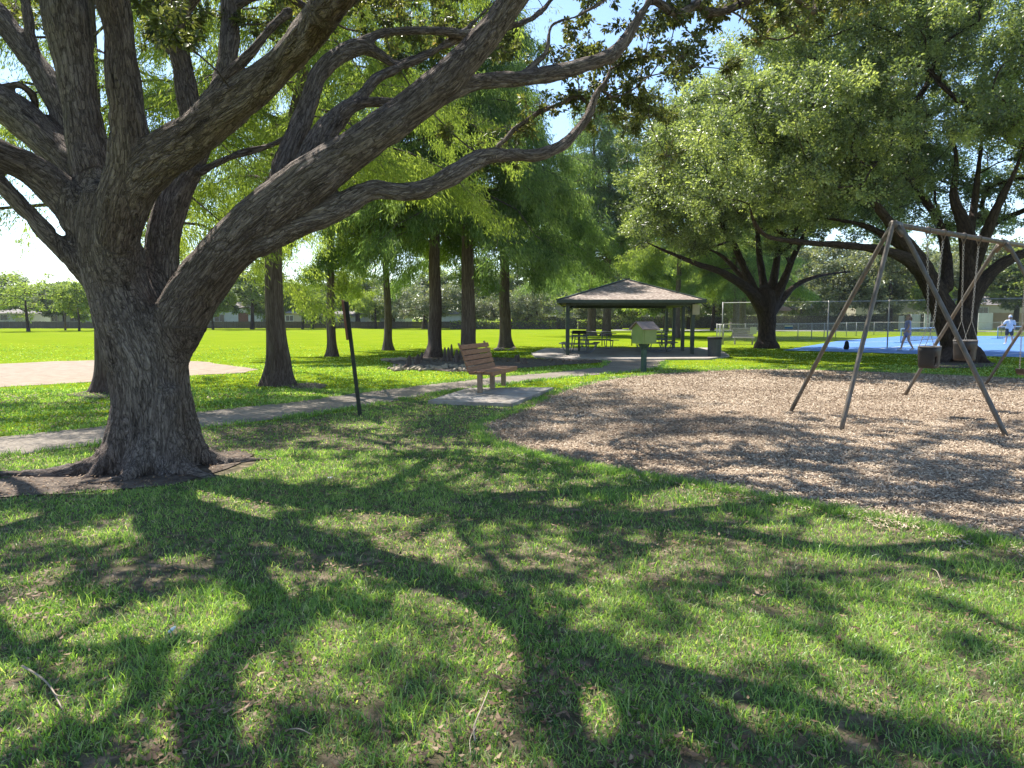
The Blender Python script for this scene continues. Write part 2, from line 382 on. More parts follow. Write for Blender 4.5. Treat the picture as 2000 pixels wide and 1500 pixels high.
M['whitewall'] = surf('white_wall', [(.3, (.50, .50, .48)), (.7, (.60, .60, .58))], scale=1.5, bump=.1, rough=.85)
M['creamwall'] = surf('cream_wall', [(.3, (.40, .34, .26)), (.7, (.50, .43, .34))], scale=1.5, bump=.1, rough=.85)
M['roofgrey'] = surf('grey_roof', [(.3, (.16, .14, .13)), (.7, (.26, .23, .22))], scale=6, bump=.2, rough=.9)
M['roofred'] = surf('terracotta_roof', [(.3, (.30, .14, .08)), (.7, (.42, .21, .13))], scale=6, bump=.3, rough=.85)
M['glass'] = surf('dark_window_glass', [(.3, (.02, .024, .028)), (.7, (.05, .055, .06))], scale=1, bump=0, rough=.15, spec=.6)
M['frame'] = surf('pale_frame', [(.3, (.5, .5, .48)), (.7, (.6, .6, .58))], scale=4, bump=0)
M['skin'] = surf('skin', [(.3, (.52, .33, .25)), (.7, (.60, .40, .31))], scale=8, bump=0, rough=.55)
M['lavender'] = surf('lavender_cloth', [(.3, (.28, .30, .56)), (.7, (.36, .38, .64))], scale=9, bump=.2, bdist=.005, rough=.9)
M['whitecloth'] = surf('pale_cloth', [(.3, (.56, .60, .70)), (.7, (.66, .69, .76))], scale=9, bump=.2, bdist=.005, rough=.9)
M['darkcloth'] = surf('dark_cloth', [(.3, (.02, .022, .035)), (.7, (.04, .042, .06))], scale=9, bump=.2, bdist=.005, rough=.9)
M['hair'] = surf('brown_hair', [(.3, (.22, .12, .08)), (.7, (.34, .2, .14))], scale=30, bump=.3, bdist=.004, rough=.6)
M['black'] = surf('black_fabric', [(.3, (.008, .009, .009)), (.7, (.02, .021, .02))], scale=9, bump=.2, bdist=.005, rough=.8)
M['bin'] = surf('charcoal_bin', [(.3, (.035, .04, .048)), (.7, (.07, .075, .085))], scale=6, stretch=(6, 6, 1), bump=.1, rough=.6)
M['hedge'] = None
M['net'] = surf('net_cord', [(.3, (.03, .04, .05)), (.7, (.05, .06, .07))], scale=9, bump=0)
M['bluepaint'] = surf('teal_paint', [(.3, (.10, .24, .34)), (.7, (.14, .30, .40))], scale=9, bump=0, rough=.5)
M['bluesign'] = surf('blue_sign', [(.3, (.02, .12, .40)), (.7, (.03, .15, .46))], scale=9, bump=0, rough=.5)
M['beige'] = surf('beige_panel', [(.3, (.42, .37, .28)), (.7, (.5, .45, .35))], scale=5, bump=.1, bdist=.002)
M['bluegrey'] = surf('blue_grey_table_metal', [(.3, (.10, .12, .15)), (.7, (.19, .21, .25))], scale=5, bump=.1, bdist=.002, rough=.5, big=(3, (.2, .14, .1), .4))
M['twig'] = surf('dry_twig', [(.3, (.24, .19, .14)), (.7, (.40, .33, .25))], scale=20, bump=.4, bdist=.002, rough=.9)
M['paper'] = surf('white_litter', [(.3, (.6, .68, .68)), (.7, (.75, .8, .8))], scale=9, bump=0)
M['road'] = surf('pale_road', [(.3, (.20, .19, .18)), (.7, (.28, .27, .25))], scale=3, bump=.1)
M['fencegalv'] = surf('pale_galvanised_steel', [(.3, (.26, .25, .24)), (.7, (.40, .39, .37))], scale=5, bump=0, rough=.5, metallic=.3)
def shinglemat():
    m, nt, o = newmat('red_brown_roof_shingle'); L = nt.links
    c = coords(nt, 'Object')
    n = N(nt, 'ShaderNodeTexNoise', Scale=9, Detail=5); L.new(c, n.inputs['Vector'])
    col = ramp(nt, n.outputs['Fac'], [(.35, (.11, .08, .07)), (.5, (.24, .185, .155)), (.65, (.44, .38, .33))])
    w = nt.nodes.new('ShaderNodeTexWave'); w.bands_direction = 'Z'; w.inputs['Scale'].default_value = 6; w.inputs['Distortion'].default_value = .5
    L.new(c, w.inputs['Vector'])
    b = nt.nodes.new('ShaderNodeBsdfPrincipled'); L.new(col.outputs[0], b.inputs['Base Color']); b.inputs['Roughness'].default_value = .85
    bp = N(nt, 'ShaderNodeBump', Strength=.5, Distance=.02); L.new(w.outputs['Fac'], bp.inputs['Height']); L.new(bp.outputs[0], b.inputs['Normal'])
    L.new(b.outputs[0], o.inputs[0]); return m
M['shingle'] = shinglemat()
def lawnmat():
    """turf seen from afar: fine blade mottling, larger mowing and wear patches"""
    m, nt, o = newmat('lawn_turf'); L = nt.links
    c = coords(nt, 'Object')
    n = N(nt, 'ShaderNodeTexNoise', Scale=16, Detail=8, Roughness=.72); L.new(c, n.inputs['Vector'])
    col = ramp(nt, n.outputs['Fac'], [(.3, (.10, .145, .012)), (.5, (.175, .235, .013)), (.72, (.26, .33, .021))])
    n2_ = N(nt, 'ShaderNodeTexNoise', Scale=.35, Detail=6, Roughness=.6); L.new(c, n2_.inputs['Vector'])
    r2 = ramp(nt, n2_.outputs['Fac'], [(.35, (.80, .88, .75)), (.5, (.97, .97, .95)), (.68, (1.12, 1.04, 1.15))])
    mul = nt.nodes.new('ShaderNodeMix'); mul.data_type = 'RGBA'; mul.blend_type = 'MULTIPLY'; mul.inputs[0].default_value = 1
    L.new(col.outputs[0], mul.inputs[6]); L.new(r2.outputs[0], mul.inputs[7])
    b = nt.nodes.new('ShaderNodeBsdfPrincipled'); L.new(mul.outputs[2], b.inputs['Base Color']); b.inputs['Roughness'].default_value = .9
    b.inputs['Specular IOR Level'].default_value = .0
    bp = N(nt, 'ShaderNodeBump', Strength=.7, Distance=.04); L.new(n.outputs['Fac'], bp.inputs['Height']); L.new(bp.outputs[0], b.inputs['Normal'])
    L.new(b.outputs[0], o.inputs[0]); return m
M['lawn'] = lawnmat()
M['soil'] = surf('worn_turf_soil', [(.3, (.045, .035, .022)), (.48, (.10, .085, .045)), (.6, (.19, .145, .095)), (.75, (.34, .25, .18))], scale=9, detail=9, bump=.8, bscale=60, bdist=.02, rough=.95)

# ------------------------------------------------------------------ ground, path, beds
def wob(poly, amp, step=.35, seed=3, scale=1.3):
    """densify a world polygon and wobble its edge"""
    out = []; n = len(poly)
    for i in range(n):
        a = np.array(poly[i][:2]); b = np.array(poly[(i + 1) % n][:2]); m = max(1, int(np.linalg.norm(b - a) / step))
        for t in np.arange(m) / m: out.append(a + (b - a) * t)
    out = np.array(out)
    dx = n2(out[:, 0], out[:, 1], scale, seed) - .5; dy = n2(out[:, 0], out[:, 1], scale, seed + 50) - .5
    return out + np.stack([dx, dy], 1) * 2 * amp
def px_poly(pts): return [tuple(G(*p))[:2] for p in pts]
def sheet(name, poly, z, mat):
    me = bpy.data.meshes.new(name); me.from_pydata([(p[0], p[1], z) for p in poly], [], [tuple(range(len(poly)))])
    me.materials.append(mat); me.update()
    import bmesh
    bm = bmesh.new(); bm.from_mesh(me)
    for f in bm.faces:
        if f.normal.z < 0: f.normal_flip()
    bmesh.ops.triangulate(bm, faces=bm.faces); bm.to_mesh(me); bm.free()
    return struct(link(bpy.data.objects.new(name, me)))
def slab(name, poly, z0, z1, mat):
    n = len(poly); v = [(p[0], p[1], z0) for p in poly] + [(p[0], p[1], z1) for p in poly]
    b = MB().add(v, [tuple(range(n, 2 * n))] + [(i, (i + 1) % n, n + (i + 1) % n, n + i) for i in range(n)])
    return struct(b.build(name, mat))
g = MB().add([(-500, -60, 0), (500, -60, 0), (500, 900, 0), (-500, 900, 0)], [(0, 1, 2, 3)]).build('ground', M['lawn']); struct(g)
PATH = px_poly([(-700, 925), (-350, 890), (0, 855), (210, 832), (380, 806), (560, 787), (700, 768), (860, 749), (930, 741), (1000, 734), (1080, 727), (1180, 717), (1188, 702),
                (1300, 702), (1290, 720), (1180, 731), (1080, 740), (1000, 750), (900, 763), (840, 772), (720, 794), (600, 812), (390, 837), (190, 870), (0, 894), (-350, 935), (-700, 980)])
MULCH = px_poly([(930, 832), (948, 862), (1010, 882), (1080, 903), (1200, 925), (1330, 945), (1450, 966), (1560, 990), (1700, 1012), (1850, 1042), (2000, 1074), (2500, 1190),
                 (2500, 760), (2200, 748), (2000, 741), (1800, 731), (1600, 724), (1450, 723), (1280, 731), (1180, 743), (1085, 768), (1020, 800)])
SAND = px_poly([(-900, 716), (0, 711), (100, 706), (200, 703), (390, 706), (440, 713), (505, 722), (480, 729), (390, 733), (200, 745), (0, 756), (-900, 790)])
BSLAB = px_poly([(836, 790), (915, 764), (1081, 763), (1000, 796)])
PSLAB = px_poly([(1038, 692), (1066, 682), (1400, 681), (1425, 697), (1385, 703), (1150, 704), (1085, 702), (1045, 699)])
COURT = [tuple(G(1530, 684))[:2], tuple(G(1645, 665))[:2], tuple(G(1765, 656.5))[:2], (60, 61), (40, 28), tuple(G(2020, 698.5))[:2]]
DIRT1 = px_poly([(-600, 1000), (0, 976), (200, 960), (330, 950), (400, 932), (455, 912), (505, 890), (465, 882), (400, 892), (190, 892), (110, 922), (0, 938), (-600, 966)])
DIRT2 = px_poly([(752, 706), (800, 719), (880, 727), (960, 724), (1100, 713), (1180, 708), (1170, 701), (1060, 702), (980, 699), (900, 695), (810, 698)])
DIRT3 = px_poly([(1800, 713), (1830, 707), (1900, 706), (1945, 710), (1940, 716), (1880, 720), (1820, 718)])
DIRT4 = px_poly([(560, 752), (600, 748), (640, 752), (630, 760), (570, 762)])
DIRT5 = px_poly([(130, 772), (170, 764), (230, 764), (250, 772), (190, 780)])
SOIL = [tuple(p) for p in px_poly([(-700, 985), (0, 897), (190, 873), (390, 840), (600, 815), (720, 797), (840, 774), (930, 764), (1085, 764), (1180, 738), (1290, 724)])] + \
       [tuple(p) for p in px_poly([(1450, 722), (1800, 730), (2500, 770)])] + [(9, -8), (-9, -8)]
sheet('turf', wob(SOIL, .25), .004, M['soil'])
sheet('mulch_bed', wob(MULCH, .36, step=.12, seed=9, scale=2.4), .012, M['mulch'])
sheet('footpath', wob(PATH, .07, seed=5), .010, M['path'])
sheet('sand', wob(SAND, .35, .6, seed=6), .006, M['sand'])
for i, d in enumerate((DIRT1, DIRT2, DIRT3, DIRT4, DIRT5)): sheet('dirt', wob(d, .12, .15, seed=20 + i, scale=3), .016, M['dirt'])
sheet('blue_court', COURT, .008, M['court'])
slab('bench_slab', BSLAB, -.05, .075, M['concrete'])
slab('pavilion_slab', PSLAB, -.05, .06, M['concrete'])
sheet('road', [(12, 88), (120, 66), (120, 73), (14, 96)], .006, M['road'])
# court lines
def gl(a, b, w, z=.012):
    a = Vector(a); b = Vector(b); d = (b - a).normalized(); s = Vector((-d.y, d.x, 0)) * w / 2
    return [(p.x, p.y, z) for p in (a - s, b - s, b + s, a + s)]
mb = MB()
for (p, q) in [((1668, 686), (1815, 672)), ((1815, 672), (2060, 672)), ((1940, 694), (2080, 684)), ((1650, 670), (1905, 661)), ((1905, 661), (2080, 661))]:
    mb.add(gl(G(*p), G(*q), .11), [(0, 1, 2, 3)])
struct(mb.build('court_markings', M['line']))

# ------------------------------------------------------------------ grass blades
def blades(x, y, h, w, lean, tint, z0=0.0, bias=None):
    n = len(x); az = rng.random(n) * 2 * math.pi; d = np.stack([np.cos(az), np.sin(az), np.zeros(n)], 1)
    f = rng.random(n) * 2 * math.pi; s = np.stack([np.cos(f), np.sin(f), np.zeros(n)], 1) * (w / 2)[:, None]
    p0 = np.stack([x, y, np.zeros(n) + z0 - .004], 1)
    l = lean * (0.3 + rng.random(n)); ch = np.cos(np.minimum(l, 1.45)); sh = np.sin(np.minimum(l, 1.45))
    up = np.array([0, 0, 1.0])
    p1 = p0 + (d * (sh * .35)[:, None] + up * (1 - .25 * sh)[:, None]) * (h * .5)[:, None]
    p2 = p1 + (d * (sh * .95)[:, None] + up * (ch * .8)[:, None]) * (h * .55)[:, None]
    V = np.stack([p0 - s, p0 + s, p1 + s * .85, p1 - s * .85, p2 + s * .12, p2 - s * .12], 1).reshape(-1, 3)
    b = (np.arange(n) * 6)[:, None]; F = np.concatenate([b + np.array([[0, 1, 2, 3]]), b + np.array([[3, 2, 4, 5]])], 1).reshape(-1, 4)
    return V, F, np.repeat(tint, 2)
def masks(x, y, soft=.12):
    jx = x + (n2(x, y, 2.2, 70) - .5) * soft * 3; jy = y + (n2(x, y, 2.2, 71) - .5) * soft * 3
    k = np.ones(len(x), bool)
    for p, in [(PATH,), (MULCH,), (DIRT1,), (DIRT2,), (DIRT3,), (SAND,)]:
        if p is not DIRT3: k &= ~inpoly(jx, jy, p)
    for p in (BSLAB, PSLAB, COURT): k &= ~inpoly(x, y, p)
    k &= ~((x + 3.75) ** 2 + (y - 7.6) ** 2 < .95 ** 2)
    return k
def ring(y0, y1, dens, cover, wmul, hmul, seed, tadd=0.0, fade=False):
    area = .5 * (y1 ** 2 - y0 ** 2) * 1.72 + 2.4 * (y1 - y0); n = int(area * dens)
    u = rng.random(n); yy = np.sqrt(y0 ** 2 + u * (y1 ** 2 - y0 ** 2)); xx = (rng.random(n) * 2 - 1) * (.86 * yy + 1.2)
    big = n2(xx, yy, .9, 31, 3); sm = n2(xx, yy, 4.5, 33, 3); cl = n2(xx, yy, 11, 35, 2)
    dns = .27 * big + .30 * sm + .43 * cl
    k = masks(xx, yy) & (rng.random(n) < np.clip((dns - cover - .03) * 11, .03, 1))
    if fade: k &= rng.random(n) < np.clip((y1 - yy) / (y1 - y0), 0, 1) ** 1.5
    xx, yy, big, sm, cl, dns = [a[k] for a in (xx, yy, big, sm, cl, dns)]; n = len(xx)
    h = (.027 + .042 * rng.random(n) ** 1.5 + .05 * np.clip(sm - .5, 0, 1)) * hmul
    w = np.maximum(.0036 + .0045 * rng.random(n) ** 1.5, wmul * yy)
    t = np.clip(.42 + tadd + .9 * (big - .5) + .7 * (sm - .5) + .5 * (cl - .5) + .22 * rng.standard_normal(n), 0, .88)
    t = np.where(rng.random(n) < .09, .93 + .07 * rng.random(n), t)
    return blades(xx, yy, h, w, .85 + .9 * rng.random(n), t)
parts = [ring(1.9, 4.2, 8000, .35, .0009, 1.05, 1), ring(4.2, 8.5, 3800, .32, .00105, 1.05, 2), ring(8.5, 16, 900, .34, .0012, 1.0, 3),
         ring(16, 24, 150, .28, .0014, .95, 4, .12), ring(24, 46, 42, .2, .0016, .8, 5, .2, True)]
def merge(parts):
    V = []; F = []; T = []; b = 0
    for v, f, t in parts: V.append(v); F.append(f + b); T.append(t); b += len(v)
    return np.concatenate(V), np.concatenate(F), np.concatenate(T)
V_, F_, T_ = merge(parts)
o = np_obj('grass', V_, F_, M['blade'], attrs={'tint': T_}); tag(o, kind='stuff')
# taller tufts
tx = []; ty = []; th = []
tuft_px = [(270, 1330), (300, 1280), (330, 1350), (740, 1300), (1480, 1010), (1440, 1000), (1330, 985), (1240, 985), (1120, 965), (1180, 975), (1880, 1110), (1930, 1120), (1970, 1130), (640, 1180), (700, 1200), (400, 1190),
           (440, 1160), (1250, 1120), (1620, 1080), (1700, 1180), (1060, 1190), (980, 1240), (1500, 1250), (1820, 1400), (1580, 1400), (780, 1400), (100, 1450), (1230, 1400), (160, 1180), (860, 1130), (240, 1060), (1660, 1100), (1560, 1330), (1380, 1440)]
for (a, b) in tuft_px:
    c = G(a, b); k = 70; r = .07 + .07 * rng.random()
    tx.append(c.x + rng.standard_normal(k) * r); ty.append(c.y + rng.standard_normal(k) * r * .8); th.append((.07 + .08 * rng.random(k)) * (1.1 if b > 1100 else 1.2))
for _ in range(1100):      # edge tufts along path and mulch
    P_ = (PATH, MULCH, MULCH)[_ % 3]; i = rng.integers(len(P_)); a = np.array(P_[i]); b = np.array(P_[(i + 1) % len(P_)]); c = a + (b - a) * rng.random()
    if c[1] < 2 or c[1] > 26: continue
    k = 26; tx.append(c[0] + rng.standard_normal(k) * .07); ty.append(c[1] + rng.standard_normal(k) * .07); th.append(.05 + .07 * rng.random(k))
tx, ty, th = map(np.concatenate, (tx, ty, th)); keep = ~inpoly(tx, ty, BSLAB); tx, ty, th = tx[keep], ty[keep], th[keep]
v, f, t = blades(tx, ty, th, np.maximum(.0045, .0011 * ty), .8 + .6 * rng.random(len(tx)), np.clip(.5 + .2 * rng.standard_normal(len(tx)), 0, .9))
tag(np_obj('grass_tufts', v, f, M['blade'], attrs={'tint': t}), kind='stuff')

def flakes(x, y, z, L, W, tilt, tint, curl=0.0):
    n = len(x); az = rng.random(n) * 2 * math.pi
    d = np.stack([np.cos(az), np.sin(az), tilt * rng.standard_normal(n)], 1); d = nrm(d)
    s = nrm(np.stack([-np.sin(az), np.cos(az), tilt * rng.standard_normal(n)], 1))
    c = np.stack([x, y, z], 1); L2 = (L / 2)[:, None]; W2 = (W / 2)[:, None]; up = np.array([0, 0, 1.0]) * curl * L[:, None]
    V = np.stack([c - d * L2 + up, c - s * W2, c + d * L2 + up, c + s * W2], 1).reshape(-1, 3)
    if curl == 0: V = np.stack([c - d * L2 - s * W2, c + d * L2 - s * W2 * .7, c + d * L2 + s * W2, c - d * L2 + s * W2 * .8], 1).reshape(-1, 3)
    F = np.arange(n * 4).reshape(-1, 4); return V, F, tint
# wood chips
n = 520000; yy = 3.6 + 19.4 * rng.random(n) ** 1.25; xx = (rng.random(n) * 1.0 - .12) * (.95 * yy + 1)
jx = xx + (n2(xx, yy, 3.2, 80) - .5) * .9 + .12 * rng.standard_normal(n); jy = yy + (n2(xx, yy, 3.2, 81) - .5) * .9 + .12 * rng.standard_normal(n)
k = inpoly(jx, jy, MULCH) & ~inpoly(xx, yy, BSLAB); xx, yy = xx[k], yy[k]; n = len(xx)
big = n2(xx, yy, .7, 44, 3)
v, f, t = flakes(xx, yy, .016 + .02 * rng.random(n), np.maximum(.013 + .032 * rng.random(n), .0023 * yy), np.maximum(.005 + .007 * rng.random(n), .001 * yy), .28,
                 np.clip(.5 + .6 * (big - .5) + .24 * rng.standard_normal(n), 0, 1))
tag(np_obj('wood_chips', v, f, M['mulch_chip'], attrs={'tint': t}), kind='stuff')
# dead leaves
n = 36000; yy = 2 + 13 * rng.random(n) ** 1.2; xx = (rng.random(n) * 2 - 1) * (.82 * yy + .8)
dn = n2(xx, yy, 1.6, 55, 3); k = (rng.random(n) < np.clip((dn - .42) * 4, .05, 1)) & masks(xx, yy)
xx, yy = xx[k], yy[k]; n = len(xx)
nd = 5000; dx_ = -6 + 5.5 * rng.random(nd); dy_ = 6 + 2.8 * rng.random(nd); kk = inpoly(dx_, dy_, DIRT1); dx_, dy_ = dx_[kk], dy_[kk]
nd = 1500; d2x = -6 + 14 * rng.random(nd); d2y = 25 + 5 * rng.random(nd); kk = inpoly(d2x, d2y, DIRT2); d2x, d2y = d2x[kk], d2y[kk]
xx = np.concatenate([xx, dx_, d2x]); yy = np.concatenate([yy, dy_, d2y]); n = len(xx)
v, f, t = flakes(xx, yy, .018 + .02 * rng.random(n), np.maximum(.02 + .03 * rng.random(n), .004 * yy), np.maximum(.009 + .011 * rng.random(n), .002 * yy), .3, np.clip(.45 + .3 * rng.standard_normal(n), 0, 1), curl=.12)
tag(np_obj('dead_leaves', v, f, M['litter'], attrs={'tint': t}), kind='stuff')
# a few single twigs and bits on the grass
def twig(pts, r, label, forks=()):
    b = MB(); Q = smooth_path(pts, 5); r = r * .7; b.tube(Q, np.linspace(r, r * .55, len(Q)), 7)
    for fk in forks:
        q = smooth_path(fk, 4); b.tube(q, np.linspace(r * .6, r * .3, len(q)), 5)
    o = b.build('fallen_twig', M['twig'], smooth=True); tag(o, label, 'twig', 'fallen twigs on the grass'); return o
def g3(a, b, z): p = G(a, b); return (p.x, p.y, z)
twig([g3(45, 1322, .05), g3(75, 1340, .05), g3(100, 1362, .045), g3(122, 1398, .03)], .008, 'pale bare stick lying in the grass at the lower left corner', [(g3(100, 1362, .045), g3(112, 1380, .05), g3(130, 1386, .06))])
twig([g3(928, 1458, .02), g3(926, 1440, .04), g3(938, 1412, .05), g3(955, 1375, .06)], .006, 'forked grey stick standing out of the grass at the bottom centre', [(g3(930, 1438, .04), g3(918, 1470, .05), g3(920, 1490, .03))])
twig([g3(562, 1435, .02), g3(585, 1448, .05), g3(610, 1450, .03)], .0045, 'thin curved twig in shaded grass left of the bottom centre')
twig([g3(1820, 1120, .03), g3(1830, 1140, .07), g3(1842, 1160, .03)], .004, 'thin pale twig in the grass near the right edge')
c = G(643, 944); v, f, t = flakes(np.array([c.x, c.x + .02]), np.array([c.y, c.y + .01]), np.array([.05, .055]), np.array([.07, .05]), np.array([.035, .03]), .3, np.zeros(2), curl=.15)
tag(np_obj('paper_scrap', v, f, M['paper']), 'small white paper scrap lying on shaded grass right of the oak', 'litter')
c = G(333, 1246); b = MB(); b.tube([(c.x - .005, c.y, .03), (c.x, c.y + .025, .035), (c.x + .004, c.y + .045, .038)], [.008, .009, .006], 8)
tag(b.build('plastic_scrap', M['paper'], smooth=True), 'tiny clear plastic piece in the dark grass below the oak', 'litter')

# ------------------------------------------------------------------ foliage builders
def leaf_quads(C, d, nn, L, W, fine=False):
    """diamond leaves; fine -> folded two-quad leaves"""
    d = nrm(d); s = nrm(np.cross(d, nn)); nn = np.cross(s, d); n = len(C); L = L[:, None]; W = W[:, None]
    if fine:
        V = np.stack([C, C + d * L * .3 + s * W * .5 + nn * W * .12, C + d * L * .72 + s * W * .42 + nn * W * .1, C + d * L - nn * L * .06,
                      C + d * L * .72 - s * W * .42 + nn * W * .1, C + d * L * .3 - s * W * .5 + nn * W * .12], 1).reshape(-1, 3)
        b = (np.arange(n) * 6)[:, None]
        return V, np.concatenate([b + np.array([[0, 1, 2, 3]]), b + np.array([[0, 3, 4, 5]])], 1).reshape(-1, 4)
    V = np.stack([C, C + d * L * .45 + s * W * .5, C + d * L, C + d * L * .45 - s * W * .5], 1).reshape(-1, 3)
    return V, np.arange(n * 4).reshape(-1, 4)
def clump_leaves(C, Rc, per, L, W, sub=9, spread=.16, droop=.25, fine=False, seed=0, tint0=.45, tvar=.35, flat=.75):
    """rosettes of leaves round the tips of small twigs in every clump; returns mesh arrays + twig tips"""
    rg = np.random.default_rng(seed); m = len(C)
    tip = nrm(rg.standard_normal((m, sub, 3))) * (rg.random((m, sub, 1)) ** .4); tip[..., 2] *= flat
    tips = C[:, None] + tip * Rc[:, None, None]
    k = max(1, per // sub); rnd = rg.standard_normal((m, sub, k, 3)); rad = rg.random((m, sub, k, 1))
    back = -tip[:, :, None] * rad * Rc[:, None, None, None] * .45
    cen = tips[:, :, None] + back + nrm(rnd) * (spread * (.2 + .8 * rg.random((m, sub, k, 1)))) * np.minimum(1, Rc[:, None, None, None] * 1.6)
    d = nrm(rnd) * .9 + tip[:, :, None] * .6; d[..., 2] -= droop
    nn = rg.standard_normal((m, sub, k, 3)) * .55; nn[..., 2] += .8
    t = tint0 + tvar * (rg.random((m, 1, 1)) - .5) + .3 * (rg.random((m, sub, 1)) - .5) + .16 * rg.standard_normal((m, sub, k))
    n = m * sub * k
    V, F = leaf_quads(cen.reshape(-1, 3), d.reshape(-1, 3), nn.reshape(-1, 3), L * (.65 + .6 * rg.random(n)), W * (.7 + .5 * rg.random(n)), fine)
    t = np.clip(t.reshape(-1), 0, 1)
    return V, F, np.repeat(t, 2 if fine else 1), tips
class Skel:
    def __init__(s): s.p = []; s.par = []; s.r = []; s.dir = []; s.fix = []
    def chain(s, Pn, rad, parent=-1):
        ids = []
        for i in range(len(Pn)):
            d = Pn[min(i + 1, len(Pn) - 1)] - Pn[max(i - 1, 0)]
            s.p.append(np.array(Pn[i], float)); s.r.append(float(rad[i])); s.dir.append(d / max(np.linalg.norm(d), 1e-9))
            s.par.append(parent if i == 0 else len(s.p) - 2); s.fix.append(True); ids.append(len(s.p) - 1)
        return ids
def inview(A_):
    px_, py_ = project(A_); return (py_ > 25) & (px_ > -40) & (px_ < 2040)
def grow(sk, targets, tb, pen=0.0, rtip=.006, expo=.5, sag=.12, rg=None, minr=.0, maxr=.09, center=None, sides=5, wig=.06):
    """connect every target to the nearest point of the growing skeleton by a curved branch, then draw tubes"""
    rg = rg or rng; T = np.array(targets); ref = sk.p[0] if center is None else np.array(center)
    allow = np.array([r <= 10 for r in sk.r]); T = T[np.argsort(np.linalg.norm(T - ref, axis=1))]
    p = list(sk.p); par = list(sk.par); dirs = list(sk.dir); cnt = [0] * len(p); br = []
    arr = np.array(p); cap = len(arr) + len(T) * 5; A = np.zeros((cap, 3)); A[:len(arr)] = arr; nA = len(arr); Dr = np.zeros((cap, 3)); Dr[:nA] = np.array(dirs)
    for t in T:
        v = t - A[:nA]; dd = np.linalg.norm(v, axis=1); al = np.einsum('ij,ij->i', v, Dr[:nA]) / np.maximum(dd, 1e-6)
        cost = dd * (1.35 - .45 * al)
        if pen and not inview(t[None])[0]: cost = cost + pen * inview(A[:nA])
        i = int(np.argmin(cost)); L = dd[i]
        if L < .05: continue
        p0 = A[i]; out = Dr[i] * .5 + v[i] / L * .8; out /= np.linalg.norm(out)
        m = 4; ids = []; prev = i
        for q in range(1, m + 1):
            u = q / m; pt = (1 - u) ** 2 * p0 + 2 * u * (1 - u) * (p0 + out * L * .5) + u * u * t
            pt = pt + rg.standard_normal(3) * wig * L * .25 * math.sin(math.pi * u); pt[2] -= sag * L * math.sin(math.pi * u) * .4 - 0
            if q == m: pt = t
            A[nA] = pt; Dr[nA] = (pt - A[prev]) / max(np.linalg.norm(pt - A[prev]), 1e-9); par.append(prev); cnt.append(0); prev = nA; ids.append(nA); nA += 1
        br.append([i] + ids)
        q = prev
        while q != -1 and q >= 0:
            cnt[q] += 1; q = par[q]
    nfix = len(sk.p)
    for ids in br:
        rr = np.array([min(maxr, rtip * cnt[j] ** expo) for j in ids]); 
        base = ids[0]
        rr[0] = rr[1] * 1.12
        if rr[1] < minr: continue
        tb.add(A[ids], np.maximum.accumulate(rr[::-1])[::-1], sides if rr[0] > .02 else 4)
    return A[:nA]
def bark_coords(me, chains):
    """surface coordinates that follow the nearest limb: two across it, one along it"""
    n = len(me.vertices); V = np.empty(n * 3, np.float32); me.vertices.foreach_get('co', V); V = V.reshape(-1, 3).astype(float)
    A = []; B = []; NN = []; BB = []; S = []; TT = []; RR = []; N2_ = []; B2_ = []; BI = []
    for ci, (Pn, rad) in enumerate(chains):
        T, Nn, Bn = frames(Pn); L = np.concatenate([[0], np.cumsum(np.linalg.norm(np.diff(Pn, axis=0), axis=1))]) + ci * 7.3
        A.append(Pn[:-1]); B.append(Pn[1:]); NN.append(Nn[:-1]); N2_.append(Nn[1:]); B2_.append(Bn[1:]); BI.append(np.full(len(Pn) - 1, .16 if (ci == 0 and len(chains) > 14) else 0.0)); BB.append(Bn[:-1]); S.append(L[:-1]); TT.append(nrm(np.diff(Pn, axis=0))); RR.append(np.array(rad)[:-1])
    N2 = np.concatenate(N2_); B2 = np.concatenate(B2_); bias = np.concatenate(BI)
    A, B, NN, BB, TT = map(np.concatenate, (A, B, NN, BB, TT)); S = np.concatenate(S); RR = np.concatenate(RR)
    out = np.zeros((n, 3)); AB = B - A; l2 = (AB ** 2).sum(1)
    for k in range(0, n, 6000):
        v = V[k:k + 6000, None] - A[None]; t = np.clip((v * AB[None]).sum(-1) / l2, 0, 1)
        off = v - t[..., None] * AB[None]; dist = np.linalg.norm(off, axis=-1) - RR[None] - bias[None]
        if len(chains) > 14:
            q_ = V[k:k + 6000]; near = ((q_[:, 0] + 3.83) ** 2 + (q_[:, 1] - 7.62) ** 2 < .62) & (q_[:, 2] < 1.5); dist = np.where(near[:, None], np.linalg.norm(off, axis=-1) + 10 * (bias[None] == 0), dist)
        i = dist.argmin(1); r = np.arange(len(i))
        of = off[r, i]; ti = t[r, i][:, None]; n_i = NN[i] * (1 - ti) + N2[i] * ti; b_i = BB[i] * (1 - ti) + B2[i] * ti
        out[k:k + 6000] = np.stack([(of * n_i).sum(1), (of * b_i).sum(1), S[i] + t[r, i] * np.sqrt(l2[i])], 1)
    a = me.attributes.new('bark', 'FLOAT_VECTOR', 'POINT'); a.data.foreach_set('vector', out.astype(np.float32).ravel()); return V, out
